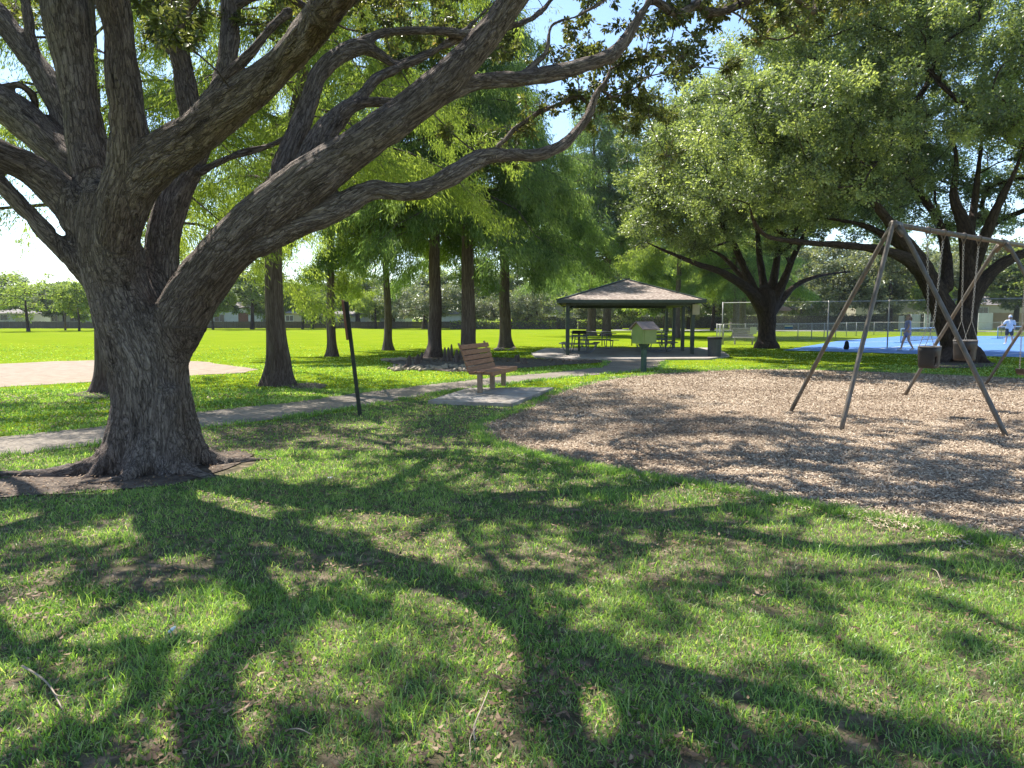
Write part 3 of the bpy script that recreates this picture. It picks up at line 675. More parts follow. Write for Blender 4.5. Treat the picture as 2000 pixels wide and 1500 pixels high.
def relief(o, chains, amp, scale, along):
    """furrowed relief in the real surface"""
    me = o.data; V, C = bark_coords(me, chains); nn = np.empty(len(V) * 3, np.float32); me.vertices.foreach_get('normal', nn); nn = nn.reshape(-1, 3)
    q = C * np.array([scale, scale, scale * along]); q = q + (fbm(q * .5, 5, 2)[:, None] - .5) * 1.6
    rid = 1 - np.abs(2 * vnoise(q, 3) - 1); rid2 = 1 - np.abs(2 * vnoise(q * 2.1 + 9, 4) - 1); lump = fbm(V * 2.2, 8, 3) - .5
    d = amp * (.65 * (.5 - rid ** 1.5) + .35 * (.5 - rid2)) + lump * amp * 2.0
    V = V + nn * d[:, None]; me.vertices.foreach_set('co', V.astype(np.float32).ravel()); me.update()

# ------------------------------------------------------------------ the big oak in front
def limb(pts, per=5, kr=1.0):
    """rows of (px, py, depth, width in px) -> world points and radii"""
    W = np.array([[*P(a, b, D), w / 2 / FPX * D * kr] for a, b, D, w in pts]); S = smooth_path(W, per); return S[:, :3], np.maximum(S[:, 3] * .90, .01)
OAK = {
 'trunk': [(296, 940, 7.62, 222), (296, 915, 7.62, 196), (297, 880, 7.6, 168), (297, 840, 7.6, 158), (295, 790, 7.6, 156), (288, 714, 7.6, 162), (262, 640, 7.55, 152), (232, 567, 7.5, 128), (213, 504, 7.45, 118), (205, 450, 7.4, 114), (208, 400, 7.35, 104)],
 'A': [(232, 500, 7.5, 110), (180, 455, 7.45, 92), (125, 385, 7.35, 80), (60, 332, 7.2, 70), (0, 302, 7.0, 66), (-90, 270, 6.8, 60), (-220, 180, 6.6, 50)],
 'B': [(225, 440, 7.6, 100), (180, 370, 7.7, 82), (120, 300, 7.8, 80), (60, 245, 7.9, 78), (0, 200, 8.0, 74), (-90, 140, 8.1, 66), (-200, 40, 8.2, 52)],
 'C': [(222, 450, 7.5, 110), (198, 385, 7.55, 92), (175, 300, 7.6, 84), (157, 200, 7.65, 74), (140, 100, 7.7, 80), (124, 0, 7.7, 86), (110, -110, 7.7, 66), (80, -300, 7.9, 50)],
 'D': [(240, 640, 7.6, 80), (226, 560, 7.45, 100), (222, 480, 7.28, 104), (236, 400, 7.1, 98), (254, 325, 6.95, 88), (252, 245, 6.85, 76), (242, 158, 6.8, 70), (232, 63, 6.75, 66), (220, 0, 6.7, 70), (200, -120, 6.6, 62), (190, -300, 6.4, 50)],
 'E': [(232, 520, 7.35, 70), (240, 440, 7.2, 84), (262, 370, 7.05, 92), (310, 310, 6.88, 94), (383, 262, 6.65, 92), (452, 208, 6.35, 84), (503, 170, 6.15, 76), (553, 121, 5.85, 70), (603, 63, 5.45, 70), (645, 2, 5.0, 74), (740, -100, 4.5, 72), (860, -230, 4.0, 62)],
 'F': [(300, 730, 7.75, 76), (306, 640, 7.85, 82), (313, 555, 7.9, 76), (320, 466, 8.0, 72), (336, 391, 8.1, 70), (365, 328, 8.2, 66), (396, 262, 8.3, 54), (425, 190, 8.5, 44), (443, 120, 8.7, 42), (450, 40, 8.9, 42), (455, -120, 9.0, 34)],
 'F2': [(372, 300, 8.2, 54), (374, 240, 8.3, 46), (362, 170, 8.4, 42), (351, 100, 8.5, 42), (347, 20, 8.6, 40), (335, -140, 8.7, 32)],
 'G': [(300, 880, 7.62, 56), (310, 790, 7.6, 84), (324, 700, 7.58, 100), (342, 640, 7.52, 108), (383, 567, 7.45, 112), (420, 518, 7.35, 108), (456, 478, 7.3, 107), (528, 412, 7.3, 104), (603, 353, 7.3, 98), (655, 318, 7.35, 91), (704, 284, 7.35, 84), (786, 225, 7.4, 76), (862, 164, 7.4, 72), (938, 82, 7.35, 64), (982, 25, 7.3, 58), (1030, -40, 7.2, 54), (1130, -160, 7.1, 46), (1240, -280, 7.0, 34)],
 'H': [(500, 470, 7.3, 80), (556, 445, 7.35, 62), (604, 429, 7.4, 58), (666, 403, 7.5, 56), (723, 372, 7.6, 47), (767, 375, 7.7, 41), (818, 371, 7.8, 39), (868, 350, 7.9, 39), (919, 320, 8.1, 36), (956, 304, 8.2, 32), (1000, 303, 8.4, 31), (1045, 304, 8.5, 30), (1082, 292, 8.6, 26), (1115, 268, 8.8, 22), (1150, 226, 9.0, 18), (1164, 185, 9.1, 15), (1186, 155, 9.2, 12), (1200, 90, 9.4, 9)],
 'I': [(840, 195, 7.4, 50), (890, 172, 7.5, 46), (950, 158, 7.7, 38), (1030, 152, 7.9, 36), (1100, 137, 8.1, 34), (1160, 122, 8.3, 31), (1205, 98, 8.5, 28), (1238, 50, 8.6, 25), (1270, 0, 8.7, 22), (1310, -70, 8.8, 17)],
 'J': [(540, 400, 7.6, 56), (556, 325, 7.8, 50), (574, 277, 7.95, 44), (591, 233, 8.1, 42), (610, 183, 8.2, 39), (624, 145, 8.3, 38), (660, 110, 8.4, 35), (704, 91, 8.5, 31), (736, 104, 8.6, 28), (767, 123, 8.7, 24), (799, 120, 8.8, 20), (843, 104, 8.9, 15), (890, 70, 9.1, 10)],
 'J2': [(690, 92, 8.45, 22), (736, 68, 8.6, 19), (780, 61, 8.7, 18), (830, 60, 8.8, 18), (868, 61, 8.9, 17), (925, 66, 9.1, 14), (1010, 45, 9.3, 9)],
 'K': [(590, 350, 7.6, 60), (629, 270, 7.8, 56), (666, 223, 8.0, 42), (704, 189, 8.2, 31), (736, 153, 8.4, 26), (780, 132, 8.6, 22), (830, 108, 8.8, 18), (887, 78, 9.1, 14), (950, 20, 9.4, 9)],
 'K2': [(650, 240, 7.9, 34), (698, 206, 8.0, 27), (755, 199, 8.1, 22), (820, 205, 8.2, 16)],
 'L': [(240, 600, 7.5, 60), (178, 545, 7.4, 46), (140, 505, 7.3, 42), (92, 458, 7.2, 40), (45, 405, 7.1, 37), (0, 358, 7.0, 35), (-80, 300, 6.8, 32), (-200, 240, 6.5, 26)],
 'M': [(205, 400, 7.8, 70), (150, 290, 8.0, 60), (118, 210, 8.1, 52), (80, 140, 8.2, 48), (35, 80, 8.3, 46), (-10, 20, 8.4, 40), (-70, -60, 8.5, 32)],
 'M2': [(70, 125, 8.2, 30), (58, 60, 8.3, 22), (50, 0, 8.4, 20), (40, -80, 8.5, 16)],
 'N': [(392, 335, 8.1, 24), (430, 316, 8.2, 19), (470, 300, 8.3, 17), (505, 290, 8.4, 15), (540, 278, 8.5, 12), (600, 240, 8.7, 9)],
 'O': [(380, 235, 7.9, 50), (410, 190, 7.9, 34), (440, 150, 7.95, 27), (484, 107, 8.0, 23), (530, 55, 8.1, 19), (563, 26, 8.2, 17)],
 'Q': [(0, 175, 8.0, 20), (35, 165, 8.0, 16), (65, 188, 8.1, 15), (72, 225, 8.2, 12)],
 'S': [(1000, 160, 7.9, 22), (1040, 128, 8.0, 16), (1068, 100, 8.1, 14), (1078, 50, 8.2, 12), (1130, 30, 8.3, 9), (1200, -10, 8.4, 6)],
 'T1': [(330, 100, 6.9, 20), (420, -100, 6.6, 40), (560, -330, 6.0, 34)],
 'root1': [(270, 900, 7.6, 90), (215, 932, 7.3, 60), (150, 946, 7.15, 42), (80, 952, 7.1, 34), (10, 950, 7.1, 30), (-80, 960, 7.0, 20)],
 'root2': [(330, 890, 7.6, 80), (395, 905, 7.7, 52), (440, 905, 7.75, 28), (500, 893, 7.9, 16), (540, 888, 8.0, 8)],
 'root3': [(300, 890, 7.5, 80), (262, 938, 7.05, 46), (225, 962, 6.85, 24), (150, 985, 6.7, 10)],
 'root4': [(330, 890, 7.4, 70), (372, 930, 7.15, 40), (420, 945, 7.05, 14)],
}
oak = empty('oak_tree', (-3.8, 7.6, 0), label='huge spreading oak with furrowed grey-brown bark and many low limbs in the foreground', cat='tree')
def place_parts(root, *objs):
    for o in objs:
        o.parent = root; o.matrix_parent_inverse = Matrix.Translation(-root.location)
chains = []; cp = Caps(); sk = Skel()
for k, pts in OAK.items():
    Pn, rad = limb(pts, 6)
    if k.startswith('root'): Pn[:, 2] = rad * .15 + .75 * np.exp(-np.linspace(0, 8, len(Pn)))
    if k == 'trunk': Pn[0, 2] = -.1
    chains.append((Pn, rad)); cp.chain(Pn, rad, 18)
    if not k.startswith('root'): sk.chain(Pn[6:], rad[6:])
# extra upper limbs above the picture, they carry the crown that shades the grass
ext = []
def upper(start, end, r0, r1, seed):
    rg = np.random.default_rng(seed); a = np.array(start); b = np.array(end); m = (a + b) / 2 + rg.standard_normal(3) * .5 + np.array([0, 0, .3])
    S = smooth_path(np.array([a, (a + m) / 2 + rg.standard_normal(3) * .15, m, (b + m) / 2 + rg.standard_normal(3) * .2, b]), 5)
    rad = np.linspace(r0, r1, len(S)); chains.append((S, rad)); cp.chain(S, rad, 12); sk.chain(S, rad)
def endp(k): return chains[list(OAK).index(k)][0][-1]
upper(endp('C'), (-5.5, 8.6, 9.2), .16, .05, 1); upper(endp('D'), (-4.2, 4.8, 9.0), .16, .05, 2); upper(endp('E'), (2.2, 3.6, 8.6), .12, .04, 3)
upper(endp('G'), (4.6, 7.4, 9.0), .11, .04, 4); upper(endp('F'), (-2.0, 11.5, 9.5), .12, .04, 5); upper(endp('F2'), (-4.2, 12, 9.2), .1, .04, 6)
upper(endp('A'), (-10, 5.2, 5.8), .13, .04, 7); upper(endp('B'), (-10.5, 9.5, 7.6), .14, .04, 8); upper(endp('M'), (-9.5, 12, 8.5), .1, .04, 9)
upper(endp('I'), (5.0, 10.0, 8.0), .07, .03, 10); upper(endp('T1'), (-.6, 2.6, 7.6), .11, .04, 11); upper(endp('J'), (2.8, 13.0, 7.6), .05, .03, 12)
upper(chains[list(OAK).index('E')][0][-14], (-1.2, 8.2, 9.0), .13, .04, 13); upper(chains[list(OAK).index('G')][0][-14], (.8, 9.6, 8.6), .12, .04, 14)
rgb = np.random.default_rng(77)
for q in range(11):
    az = q * 2 * math.pi / 11 + rgb.uniform(-.2, .2); m_ = rgb.uniform(.85, 1.12); dx, dy = math.cos(az), math.sin(az); cx0, cy0 = -3.83, 7.62
    B_ = smooth_path(np.array([(cx0 + dx * r_ * m_, cy0 + dy * r_ * m_, z_, w_) for r_, z_, w_ in ((.22, 1.2, .12), (.25, .85, .13), (.31, .5, .13), (.42, .22, .11), (.58, .04, .085), (.80, -.06, .05))]), 4)
    cp.chain(B_[:, :3], B_[:, 3], 10)
oak_trunk = cp.build('trunk', .0185, 9, M['bark_oak'])
relief(oak_trunk, chains, .030, 13, .22); place_parts(oak, oak_trunk)

# crown targets of the big oak
rg = np.random.default_rng(5)
T = []
def clumps_px(x0, x1, y0, y1, D0, D1, n):
    for _ in range(n):
        T.append(tuple(P(rg.uniform(x0, x1), rg.uniform(y0, y1), rg.uniform(D0, D1))))
clumps_px(1080, 1360, -30, 130, 8.6, 10.5, 36); clumps_px(1190, 1340, 100, 250, 9.5, 11, 19); clumps_px(1220, 1330, 200, 310, 10.5, 11.5, 8)
clumps_px(1340, 1450, -20, 60, 9, 11, 12); clumps_px(1400, 1450, 60, 140, 9.5, 10.5, 2); clumps_px(1450, 1600, -30, 50, 9, 11, 22); clumps_px(1470, 1560, 30, 80, 9, 10.5, 4)
clumps_px(1000, 1200, 160, 260, 9.5, 11, 9); clumps_px(700, 1000, -20, 110, 9.0, 11.5, 22); clumps_px(820, 1010, 200, 330, 9.5, 11, 7)
clumps_px(270, 420, -10, 90, 7.6, 9.5, 12); clumps_px(440, 640, -20, 60, 8.5, 10.5, 10); clumps_px(0, 90, -10, 40, 9, 10, 4); clumps_px(640, 800, -20, 60, 9, 10.5, 8)
clumps_px(290, 400, -20, 110, 5.6, 6.2, 4); clumps_px(1600, 1760, -60, 20, 9, 11, 9)
for q in range(3000):
    v = rg.standard_normal(3); v /= np.linalg.norm(v); v *= rg.random() ** .28
    c = np.array([-1.6, 8.6, 7.6]) + v * np.array([9.6, 8.6, 4.6])
    if c[2] < 3.4: continue
    px, py = project(c[None]); px = px[0]; py = py[0]
    if c[1] > 1.2 and -120 < px < 2120:
        lim = -25 if px < 1450 else -40
        if py > lim: continue
    elif c[2] < 4.8 and c[1] < 6: continue
    if vnoise((c * .42)[None], 2)[0] < .46: continue
    T.append(tuple(c))
T = np.array(T); keep = []
for i in range(len(T)):
    if all(np.linalg.norm(T[i] - T[j]) > .34 for j in keep[-400:]): keep.append(i)
T = T[keep]; print('oak clumps', len(T))
tb = TB(); grow(sk, T, tb, 3.0, rtip=.0065, expo=.5, sag=.1, rg=rg, maxr=.05, sides=7)
Rc = .20 + .24 * rg.random(len(T))
V, F, tt, tips = clump_leaves(T, Rc, 260, .064, .029, sub=9, spread=.085, droop=.35, fine=True, seed=3, tint0=.48, tvar=.35)
for i in range(len(T)):
    for j in range(tips.shape[1]):
        a = T[i]; b = tips[i, j]; m = (a + b) / 2 + rg.standard_normal(3) * .05
        tb.add(np.array([a, m, b]), [.005, .004, .002], 3)
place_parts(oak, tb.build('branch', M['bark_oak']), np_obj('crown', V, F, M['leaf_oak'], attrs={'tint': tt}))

# ------------------------------------------------------------------ the other oaks
def oak_tree(name, base, limbs, targets_fn, ntarget, leaf, per, seed, label, L=.11, W=.07, Rr=(.5, .45), crownmat='leaf_oak_far', spread=.17, voxel=.045, group=None, sub=12, rtip=.0075):
    rg = np.random.default_rng(seed); root = empty(name, base, label=label, cat='tree', group=group)
    cp = Caps(); ch = []; sk = Skel()
    for k, pts in enumerate(limbs):
        Pn, rad = limb(pts, 4)
        if k: rad = rad * .9 * np.linspace(1, 0, len(rad)) ** .25 * .9 + .1 * rad; rad = np.maximum(rad, .02)
        if k == 0: Pn[0, 2] = -.1
        ch.append((Pn, rad)); cp.chain(Pn, rad, 12); sk.chain(Pn[(3 if k == 0 else 0):], rad[(3 if k == 0 else 0):])
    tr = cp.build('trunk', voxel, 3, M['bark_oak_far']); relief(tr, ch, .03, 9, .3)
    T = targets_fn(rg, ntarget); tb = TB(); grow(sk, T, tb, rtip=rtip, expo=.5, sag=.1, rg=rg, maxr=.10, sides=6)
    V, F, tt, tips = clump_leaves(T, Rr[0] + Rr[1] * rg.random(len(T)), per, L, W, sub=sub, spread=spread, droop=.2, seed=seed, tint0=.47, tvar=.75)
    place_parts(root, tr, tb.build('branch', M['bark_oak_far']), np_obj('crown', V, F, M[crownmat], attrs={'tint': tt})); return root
def ell(cs, lowcut=None, thr=.42, ns=.5, power=.35, rej=None):
    """clump centres in a set of ellipsoids (centre, radii), with gaps"""
    def fn(rg, n):
        out = []
        w = np.array([np.prod(r) for c, r in cs]) ** .8; w /= w.sum()
        while len(out) < n:
            i = rg.choice(len(cs), p=w); c, r = cs[i]; v = rg.standard_normal(3); v /= np.linalg.norm(v); v *= rg.random() ** power
            q = np.array(c) + v * np.array(r)
            if lowcut and q[2] < lowcut: continue
            if rej and rej(q): continue
            if vnoise((q * ns)[None], 12)[0] < thr: continue
            out.append(q)
        return np.array(out)
    return fn
D = 37.5; b = G(1497, 681)
oak_tree('oak_tree', (b.x, b.y, 0),
  [[(1497, 690, D, 58), (1497, 676, D, 44), (1498, 655, D, 38), (1498, 625, D, 38), (1497, 600, D, 48), (1495, 580, D, 50)],
   [(1490, 605, D, 34), (1468, 572, D - .5, 28), (1440, 550, D - 1, 24), (1405, 530, D - 1.5, 20), (1360, 515, D - 2, 16), (1300, 490, D - 3, 12), (1255, 470, D - 3.5, 8)],
   [(1488, 595, D, 26), (1470, 560, D, 24), (1452, 520, D, 20), (1435, 480, D, 18), (1415, 440, D, 14), (1395, 380, D, 9)],
   [(1496, 590, D, 24), (1490, 545, D + .5, 20), (1482, 490, D + 1, 17), (1478, 420, D + 1, 12), (1470, 330, D + 1, 8)],
   [(1500, 590, D, 28), (1512, 540, D, 22), (1520, 490, D, 18), (1525, 440, D, 14), (1528, 350, D, 9)],
   [(1506, 600, D, 30), (1530, 550, D - .5, 22), (1548, 505, D - 1, 18), (1570, 460, D - 1, 14), (1600, 400, D - 1, 9)],
   [(1510, 605, D, 26), (1545, 565, D + .5, 15), (1580, 545, D + 1, 12), (1620, 535, D + 1.5, 10), (1670, 530, D + 2, 7)],
   [(1475, 570, D, 16), (1440, 530, D + 1, 14), (1410, 500, D + 1.5, 12), (1370, 480, D + 2, 9)]],
  ell([((12.6, 36, 9.6), (7.4, 7.5, 5.6)), ((9.3, 31.2, 8.0), (4.0, 4.0, 3.0)), ((8.8, 35.5, 7.4), (3.8, 4, 3.4)), ((16.5, 37, 8.2), (4, 5, 3.6))], lowcut=4.8, thr=.43, ns=.62), 1050, None, 360, 21,
  'oak with a short dark trunk and many limbs between the pavilion and the blue court')
D = 26.0; b = G(1872, 708)
oak_tree('oak_tree', (b.x, b.y, 0),
  [[(1875, 722, D, 104), (1872, 706, D, 84), (1872, 680, D, 70), (1870, 650, D, 72), (1868, 630, D, 76)],
   [(1858, 650, D, 60), (1845, 610, D, 56), (1828, 575, D, 52), (1812, 545, D, 52), (1795, 515, D - .3, 52), (1772, 480, D - .6, 44), (1742, 440, D - 1, 34), (1712, 400, D - 1.4, 26), (1705, 360, D - 1.8, 20), (1690, 300, D - 2, 12)],
   [(1884, 645, D, 50), (1890, 590, D, 46), (1894, 540, D, 46), (1892, 480, D, 44), (1880, 430, D, 38), (1862, 380, D, 26), (1868, 310, D, 16), (1850, 220, D, 10)],
   [(1892, 600, D, 40), (1912, 560, D, 38), (1945, 525, D, 32), (1990, 498, D, 28), (2040, 488, D, 24), (2120, 470, D, 16)],
   [(1805, 535, D, 40), (1770, 505, D - 1, 30), (1720, 488, D - 1.5, 24), (1660, 480, D - 2, 20), (1600, 476, D - 2.5, 18), (1540, 470, D - 3, 17), (1500, 462, D - 3.2, 16), (1476, 440, D - 3.4, 15), (1464, 400, D - 3.6, 10), (1458, 350, D - 3.8, 5)],
   [(1850, 560, D, 30), (1848, 500, D + 1, 26), (1835, 440, D + 1, 22), (1800, 380, D + 1, 18), (1760, 335, D, 14), (1720, 305, D, 11)],
   [(1900, 520, D, 34), (1925, 460, D - .5, 28), (1950, 400, D - 1, 24), (1975, 350, D - 1.2, 18), (2000, 290, D - 1.5, 12)],
   [(1888, 500, D, 26), (1900, 420, D + 1, 20), (1910, 340, D + 1, 16), (1920, 250, D + 1, 10)],
   [(1775, 490, D, 22), (1700, 445, D + 1, 16), (1640, 430, D + 1, 12), (1580, 425, D + 1, 9)],
   [(1852, 690, D - .3, 30), (1830, 712, D - .9, 22), (1790, 718, D - 1.1, 10)], [(1900, 690, D - .2, 34), (1930, 712, D - .9, 20), (1965, 720, D - 1.1, 10)]],
  ell([((8.3, 24, 6.9), (4.0, 5, 2.3)), ((15.6, 26.5, 9.6), (8.4, 8.6, 5.6)), ((11.3, 24, 8.3), (4.6, 4.5, 3.6)), ((19.5, 26, 7.8), (5, 6, 4.2)), ((13.0, 25, 13.4), (5.5, 5, 3))], lowcut=5.0, thr=.42, ns=.62, rej=lambda q: q[1] < 25.5 and q[2] < 7.2 and q[0] > 12.5), 1500, None, 420, 22,
  'large low-branching oak with two dark stems behind the swing set', L=.095, W=.062, voxel=.04)

# ------------------------------------------------------------------ bald cypresses
def cypress_mesh(H, r0, zc, Rmax, nb, nleaf, LW, seed, mat, flare=1.75, hang=.45, top=1.0, skew=.12, lean=0.0):
    """returns trunk, branch and crown objects around the origin"""
    rg = np.random.default_rng(seed)
    zz = np.array([-.1, 0, .25, .6, 1.2, 2.2, 3.5, 5, H * .6, H * .8, H]); rr = r0 * np.array([flare * 1.05, flare, flare * .78, flare * .64, 1.05, .95, .86, .78, .5, .26, .05])
    cx = np.cumsum(rg.standard_normal(len(zz)) * .02 * H / 12); cyy = np.cumsum(rg.standard_normal(len(zz)) * .02 * H / 12); cx -= cx[1]; cyy -= cyy[1]; cx += lean * np.clip(zz - 2.5, 0, 99) ** 1.5
    S = smooth_path(np.stack([cx, cyy, zz, rr], 1), 4); nseg = 20; a = np.arange(nseg) * 2 * math.pi / nseg
    ph = rg.random(4) * 6
    V = []; U = []
    for k in range(len(S)):
        fl = max(0, 1 - S[k, 2] / 1.6); wav = 1 + fl * .16 * (np.sin(a * 5 + ph[0]) + .6 * np.sin(a * 8 + ph[1])) + .04 * np.sin(a * 3 + ph[2] + S[k, 2])
        r = S[k, 3] * wav; V.append(np.stack([S[k, 0] + r * np.cos(a), S[k, 1] + r * np.sin(a), np.full(nseg, S[k, 2])], 1)); U.append(np.stack([r * np.cos(a), r * np.sin(a), np.full(nseg, S[k, 2])], 1))
    V = np.concatenate(V); U = np.concatenate(U); i = np.arange(len(S) - 1)[:, None]; j = np.arange(nseg)[None]; j2 = (j + 1) % nseg
    F = np.stack([i * nseg + j, i * nseg + j2, (i + 1) * nseg + j2, (i + 1) * nseg + j], -1).reshape(-1, 4)
    tr = np_obj('trunk', V, F, M['bark_cyp'], smooth=True, vattrs={'bark': U})
    tb = TB(); A = []; B = []; TN = []; WT = []
    def trunk_at(z): return np.array([np.interp(z, S[:, 2], S[:, 0]), np.interp(z, S[:, 2], S[:, 1]), z]), np.interp(z, S[:, 2], S[:, 3])
    for q in range(nb):
        u = (q + rg.random()) / nb; z = zc + (H * .98 - zc) * u; az = q * 2.4 + rg.random() * .9
        L = Rmax * (1 - u ** 1.6 * .88) * (.65 + .45 * rg.random()); p0, rt = trunk_at(z)
        up = .28 + .3 * u + .2 * rg.standard_normal() * .6; d = np.array([math.cos(az), math.sin(az), 0]); side = np.array([-d[1], d[0], 0])
        ts = np.linspace(0, 1, 6); bend = rg.standard_normal() * skew
        pts = np.array([p0 + d * L * t + side * bend * L * t * t + np.array([0, 0, L * (up * t - .62 * t * t)]) + rg.standard_normal(3) * .05 * L * t * .5 for t in ts])
        tb.add(pts, np.linspace(max(.018, rt * .28), .006, 6), 5)
        bt = rg.random(); ns = int(7 + L * 5)
        for s_ in range(ns):
            t = .22 + .78 * (s_ + rg.random()) / ns; k = t * 5; i0 = min(int(k), 4); a0 = pts[i0] + (pts[i0 + 1] - pts[i0]) * (k - i0)
            sl = (.35 + .55 * rg.random()) * (L * .28 + .25); dd = d * (.5 + .3 * rg.random()) + side * rg.choice([-1, 1]) * (.5 + .5 * rg.random()) + np.array([0, 0, -.18 - .35 * rg.random()]); dd /= np.linalg.norm(dd)
            b0 = a0 + dd * sl; A.append(a0); B.append(b0); TN.append(.5 * bt + .5 * rg.random()); WT.append(sl)
            if rg.random() < .5: tb.add(np.array([a0, (a0 + b0) / 2 + [0, 0, .03], b0]), [.006, .005, .003], 3)
    A = np.array(A); B = np.array(B); TN = np.array(TN); WT = np.array(WT); WT = WT / WT.sum()
    idx = rg.choice(len(A), size=nleaf, p=WT); t = rg.random(nleaf) ** .8; p = A[idx] + (B[idx] - A[idx]) * t[:, None]
    h = hang * rg.random(nleaf) ** 1.7 * (.4 + rg.random(nleaf)); p = p + rg.standard_normal((nleaf, 3)) * np.array([.07, .07, .05]) * (1 + hang); p[:, 2] -= h
    d = nrm(B[idx] - A[idx]) * .5 + rg.standard_normal((nleaf, 3)) * .5; d[:, 2] -= .55 + hang * .8
    km = (.6 * vnoise(p * np.array([1.5, 1.5, 1.9]) + seed, seed) + .4 * vnoise(p * 3.3 + seed, seed + 1)) > .405 + .05 * rg.standard_normal(nleaf)
    p = p[km]; d = d[km]; idx = idx[km]; nleaf = len(p)
    nn = rg.standard_normal((nleaf, 3)); nn[:, 2] += .3
    V, F = leaf_quads(p, d, nn, LW[0] * (.6 + .8 * rg.random(nleaf)), LW[1] * (.7 + .6 * rg.random(nleaf)))
    tt = np.clip(.05 + .8 * TN[idx] + .16 * rg.standard_normal(nleaf), 0, 1)
    return tr, tb.build('branch', M['bark_cyp']), np_obj('crown', V, F, M[mat], attrs={'tint': tt})
def cypress(x, y, label, proto=None, mk=None, rz=0, sc=1.0, name='cypress_tree', group='cypress trees beside the path'):
    r = empty(name, (x, y, 0), rz, label=label, cat='tree', group=group); r.scale = (sc,) * 3
    for o in (mk if mk else [c.copy() for c in proto.children]):
        if not mk: COL.objects.link(o)
        o.parent = r; o.matrix_parent_inverse = Matrix.Identity(4)
    return r
def gx(px, py): q = G(px, py); return q.x, q.y
x, y = gx(540, 752)
cyp1 = cypress(x, y, 'nearest cypress with a flared dark trunk between the big oak and the leaning sign post', mk=cypress_mesh(15, .215, 4.5, 5.6, 60, 215000, (.12, .022), 51, 'leaf_lime', flare=2.0, hang=.32, lean=.075), group='cypress trees beside the path')
x, y = gx(205, 766)
cypress(x, y, 'cypress almost hidden behind the trunk of the big oak with thin drooping twigs', mk=cypress_mesh(14, .2, 3.6, 5.2, 50, 150000, (.11, .02), 57, 'leaf_lime', hang=.35))
x, y = gx(648, 696)
cyp2 = cypress(x, y, 'slender cypress left of the leaning sign post on the far side of the path', mk=cypress_mesh(14, .17, 4.9, 4.4, 56, 135000, (.17, .032), 53, 'leaf_lime', hang=.5, flare=1.6), rz=1)
x, y = gx(846, 698)
cyp3 = cypress(x, y, 'dark-trunked cypress directly left of the four upright root knees', mk=cypress_mesh(15.5, .26, 4.8, 4.9, 60, 170000, (.17, .034), 54, 'leaf_cyp', hang=.6, flare=1.6), rz=.5)
x, y = gx(917, 700)
cypress(x, y, 'thick cypress with its base behind the wooden bench', proto=cyp3, rz=2.6, sc=1.05)
x, y = gx(758, 684)
cypress(x, y, 'pale fluted cypress trunk standing in the sunlit lawn left of the knees', proto=cyp2, rz=3.9, sc=1.05)
x, y = gx(989, 679)
cypress(x, y, 'cypress between the bench and the pavilion with stones round its foot', proto=cyp3, rz=4.4, sc=1.12)
x, y = gx(1155, 656); cypress(x, y, 'left of the two cypress trunks seen through the pavilion', proto=cyp3, rz=5.3, sc=1.35)
x, y = gx(1183, 656); cypress(x, y, 'right of the two cypress trunks seen through the pavilion', proto=cyp3, rz=.9, sc=1.3)
x, y = gx(1322, 660); cypress(x, y, 'pale cypress trunk seen between the right posts of the pavilion', proto=cyp2, rz=.3, sc=1.3)
x, y = gx(1437, 660); cypress(x, y, 'cypress behind the end of the chain-link fence, left one of the pair', proto=cyp3, rz=2.0, sc=.98)
x, y = gx(1452, 657); cypress(x, y, 'cypress behind the end of the chain-link fence, right one of the pair', proto=cyp3, rz=3.3, sc=1.02)

# ------------------------------------------------------------------ far trees
def bg_tree(H, R_, r0, ncl, per, seed, mat, L, W, trunkz=.3, flat=.8, base=.25):
    rg = np.random.default_rng(seed); sk = Skel(); tb = TB(); S = smooth_path(np.array([[0, 0, -.1, r0 * 1.3], [.05, 0, H * .1, r0], [.1, .05, H * trunkz, r0 * .8], [0, .1, H * .6, r0 * .35], [0, 0, H * .85, r0 * .1]]), 4)
    tb.add(S[:, :3], S[:, 3], 8); sk.chain(S[6:, :3], S[6:, 3])
    T = ell([((0, 0, H * (base + (1 - base) / 2)), (R_, R_, H * (1 - base) / 2)), ((R_ * .4, 0, H * .45), (R_ * .6, R_ * .6, H * .25)), ((-R_ * .4, .3, H * .55), (R_ * .6, R_ * .6, H * .3))], lowcut=H * base * .9, thr=.43, ns=2.2 / R_)(rg, ncl)
    grow(sk, T, tb, rtip=.02, expo=.5, sag=.05, rg=rg, maxr=r0 * .5, sides=5)
    V, F, tt, _ = clump_leaves(T, R_ * (.16 + .12 * rg.random(ncl)), per, L, W, sub=8, spread=R_ * .07, seed=seed, tint0=.45, tvar=.55, flat=flat)
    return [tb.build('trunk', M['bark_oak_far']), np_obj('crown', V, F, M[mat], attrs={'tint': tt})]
protos = {}
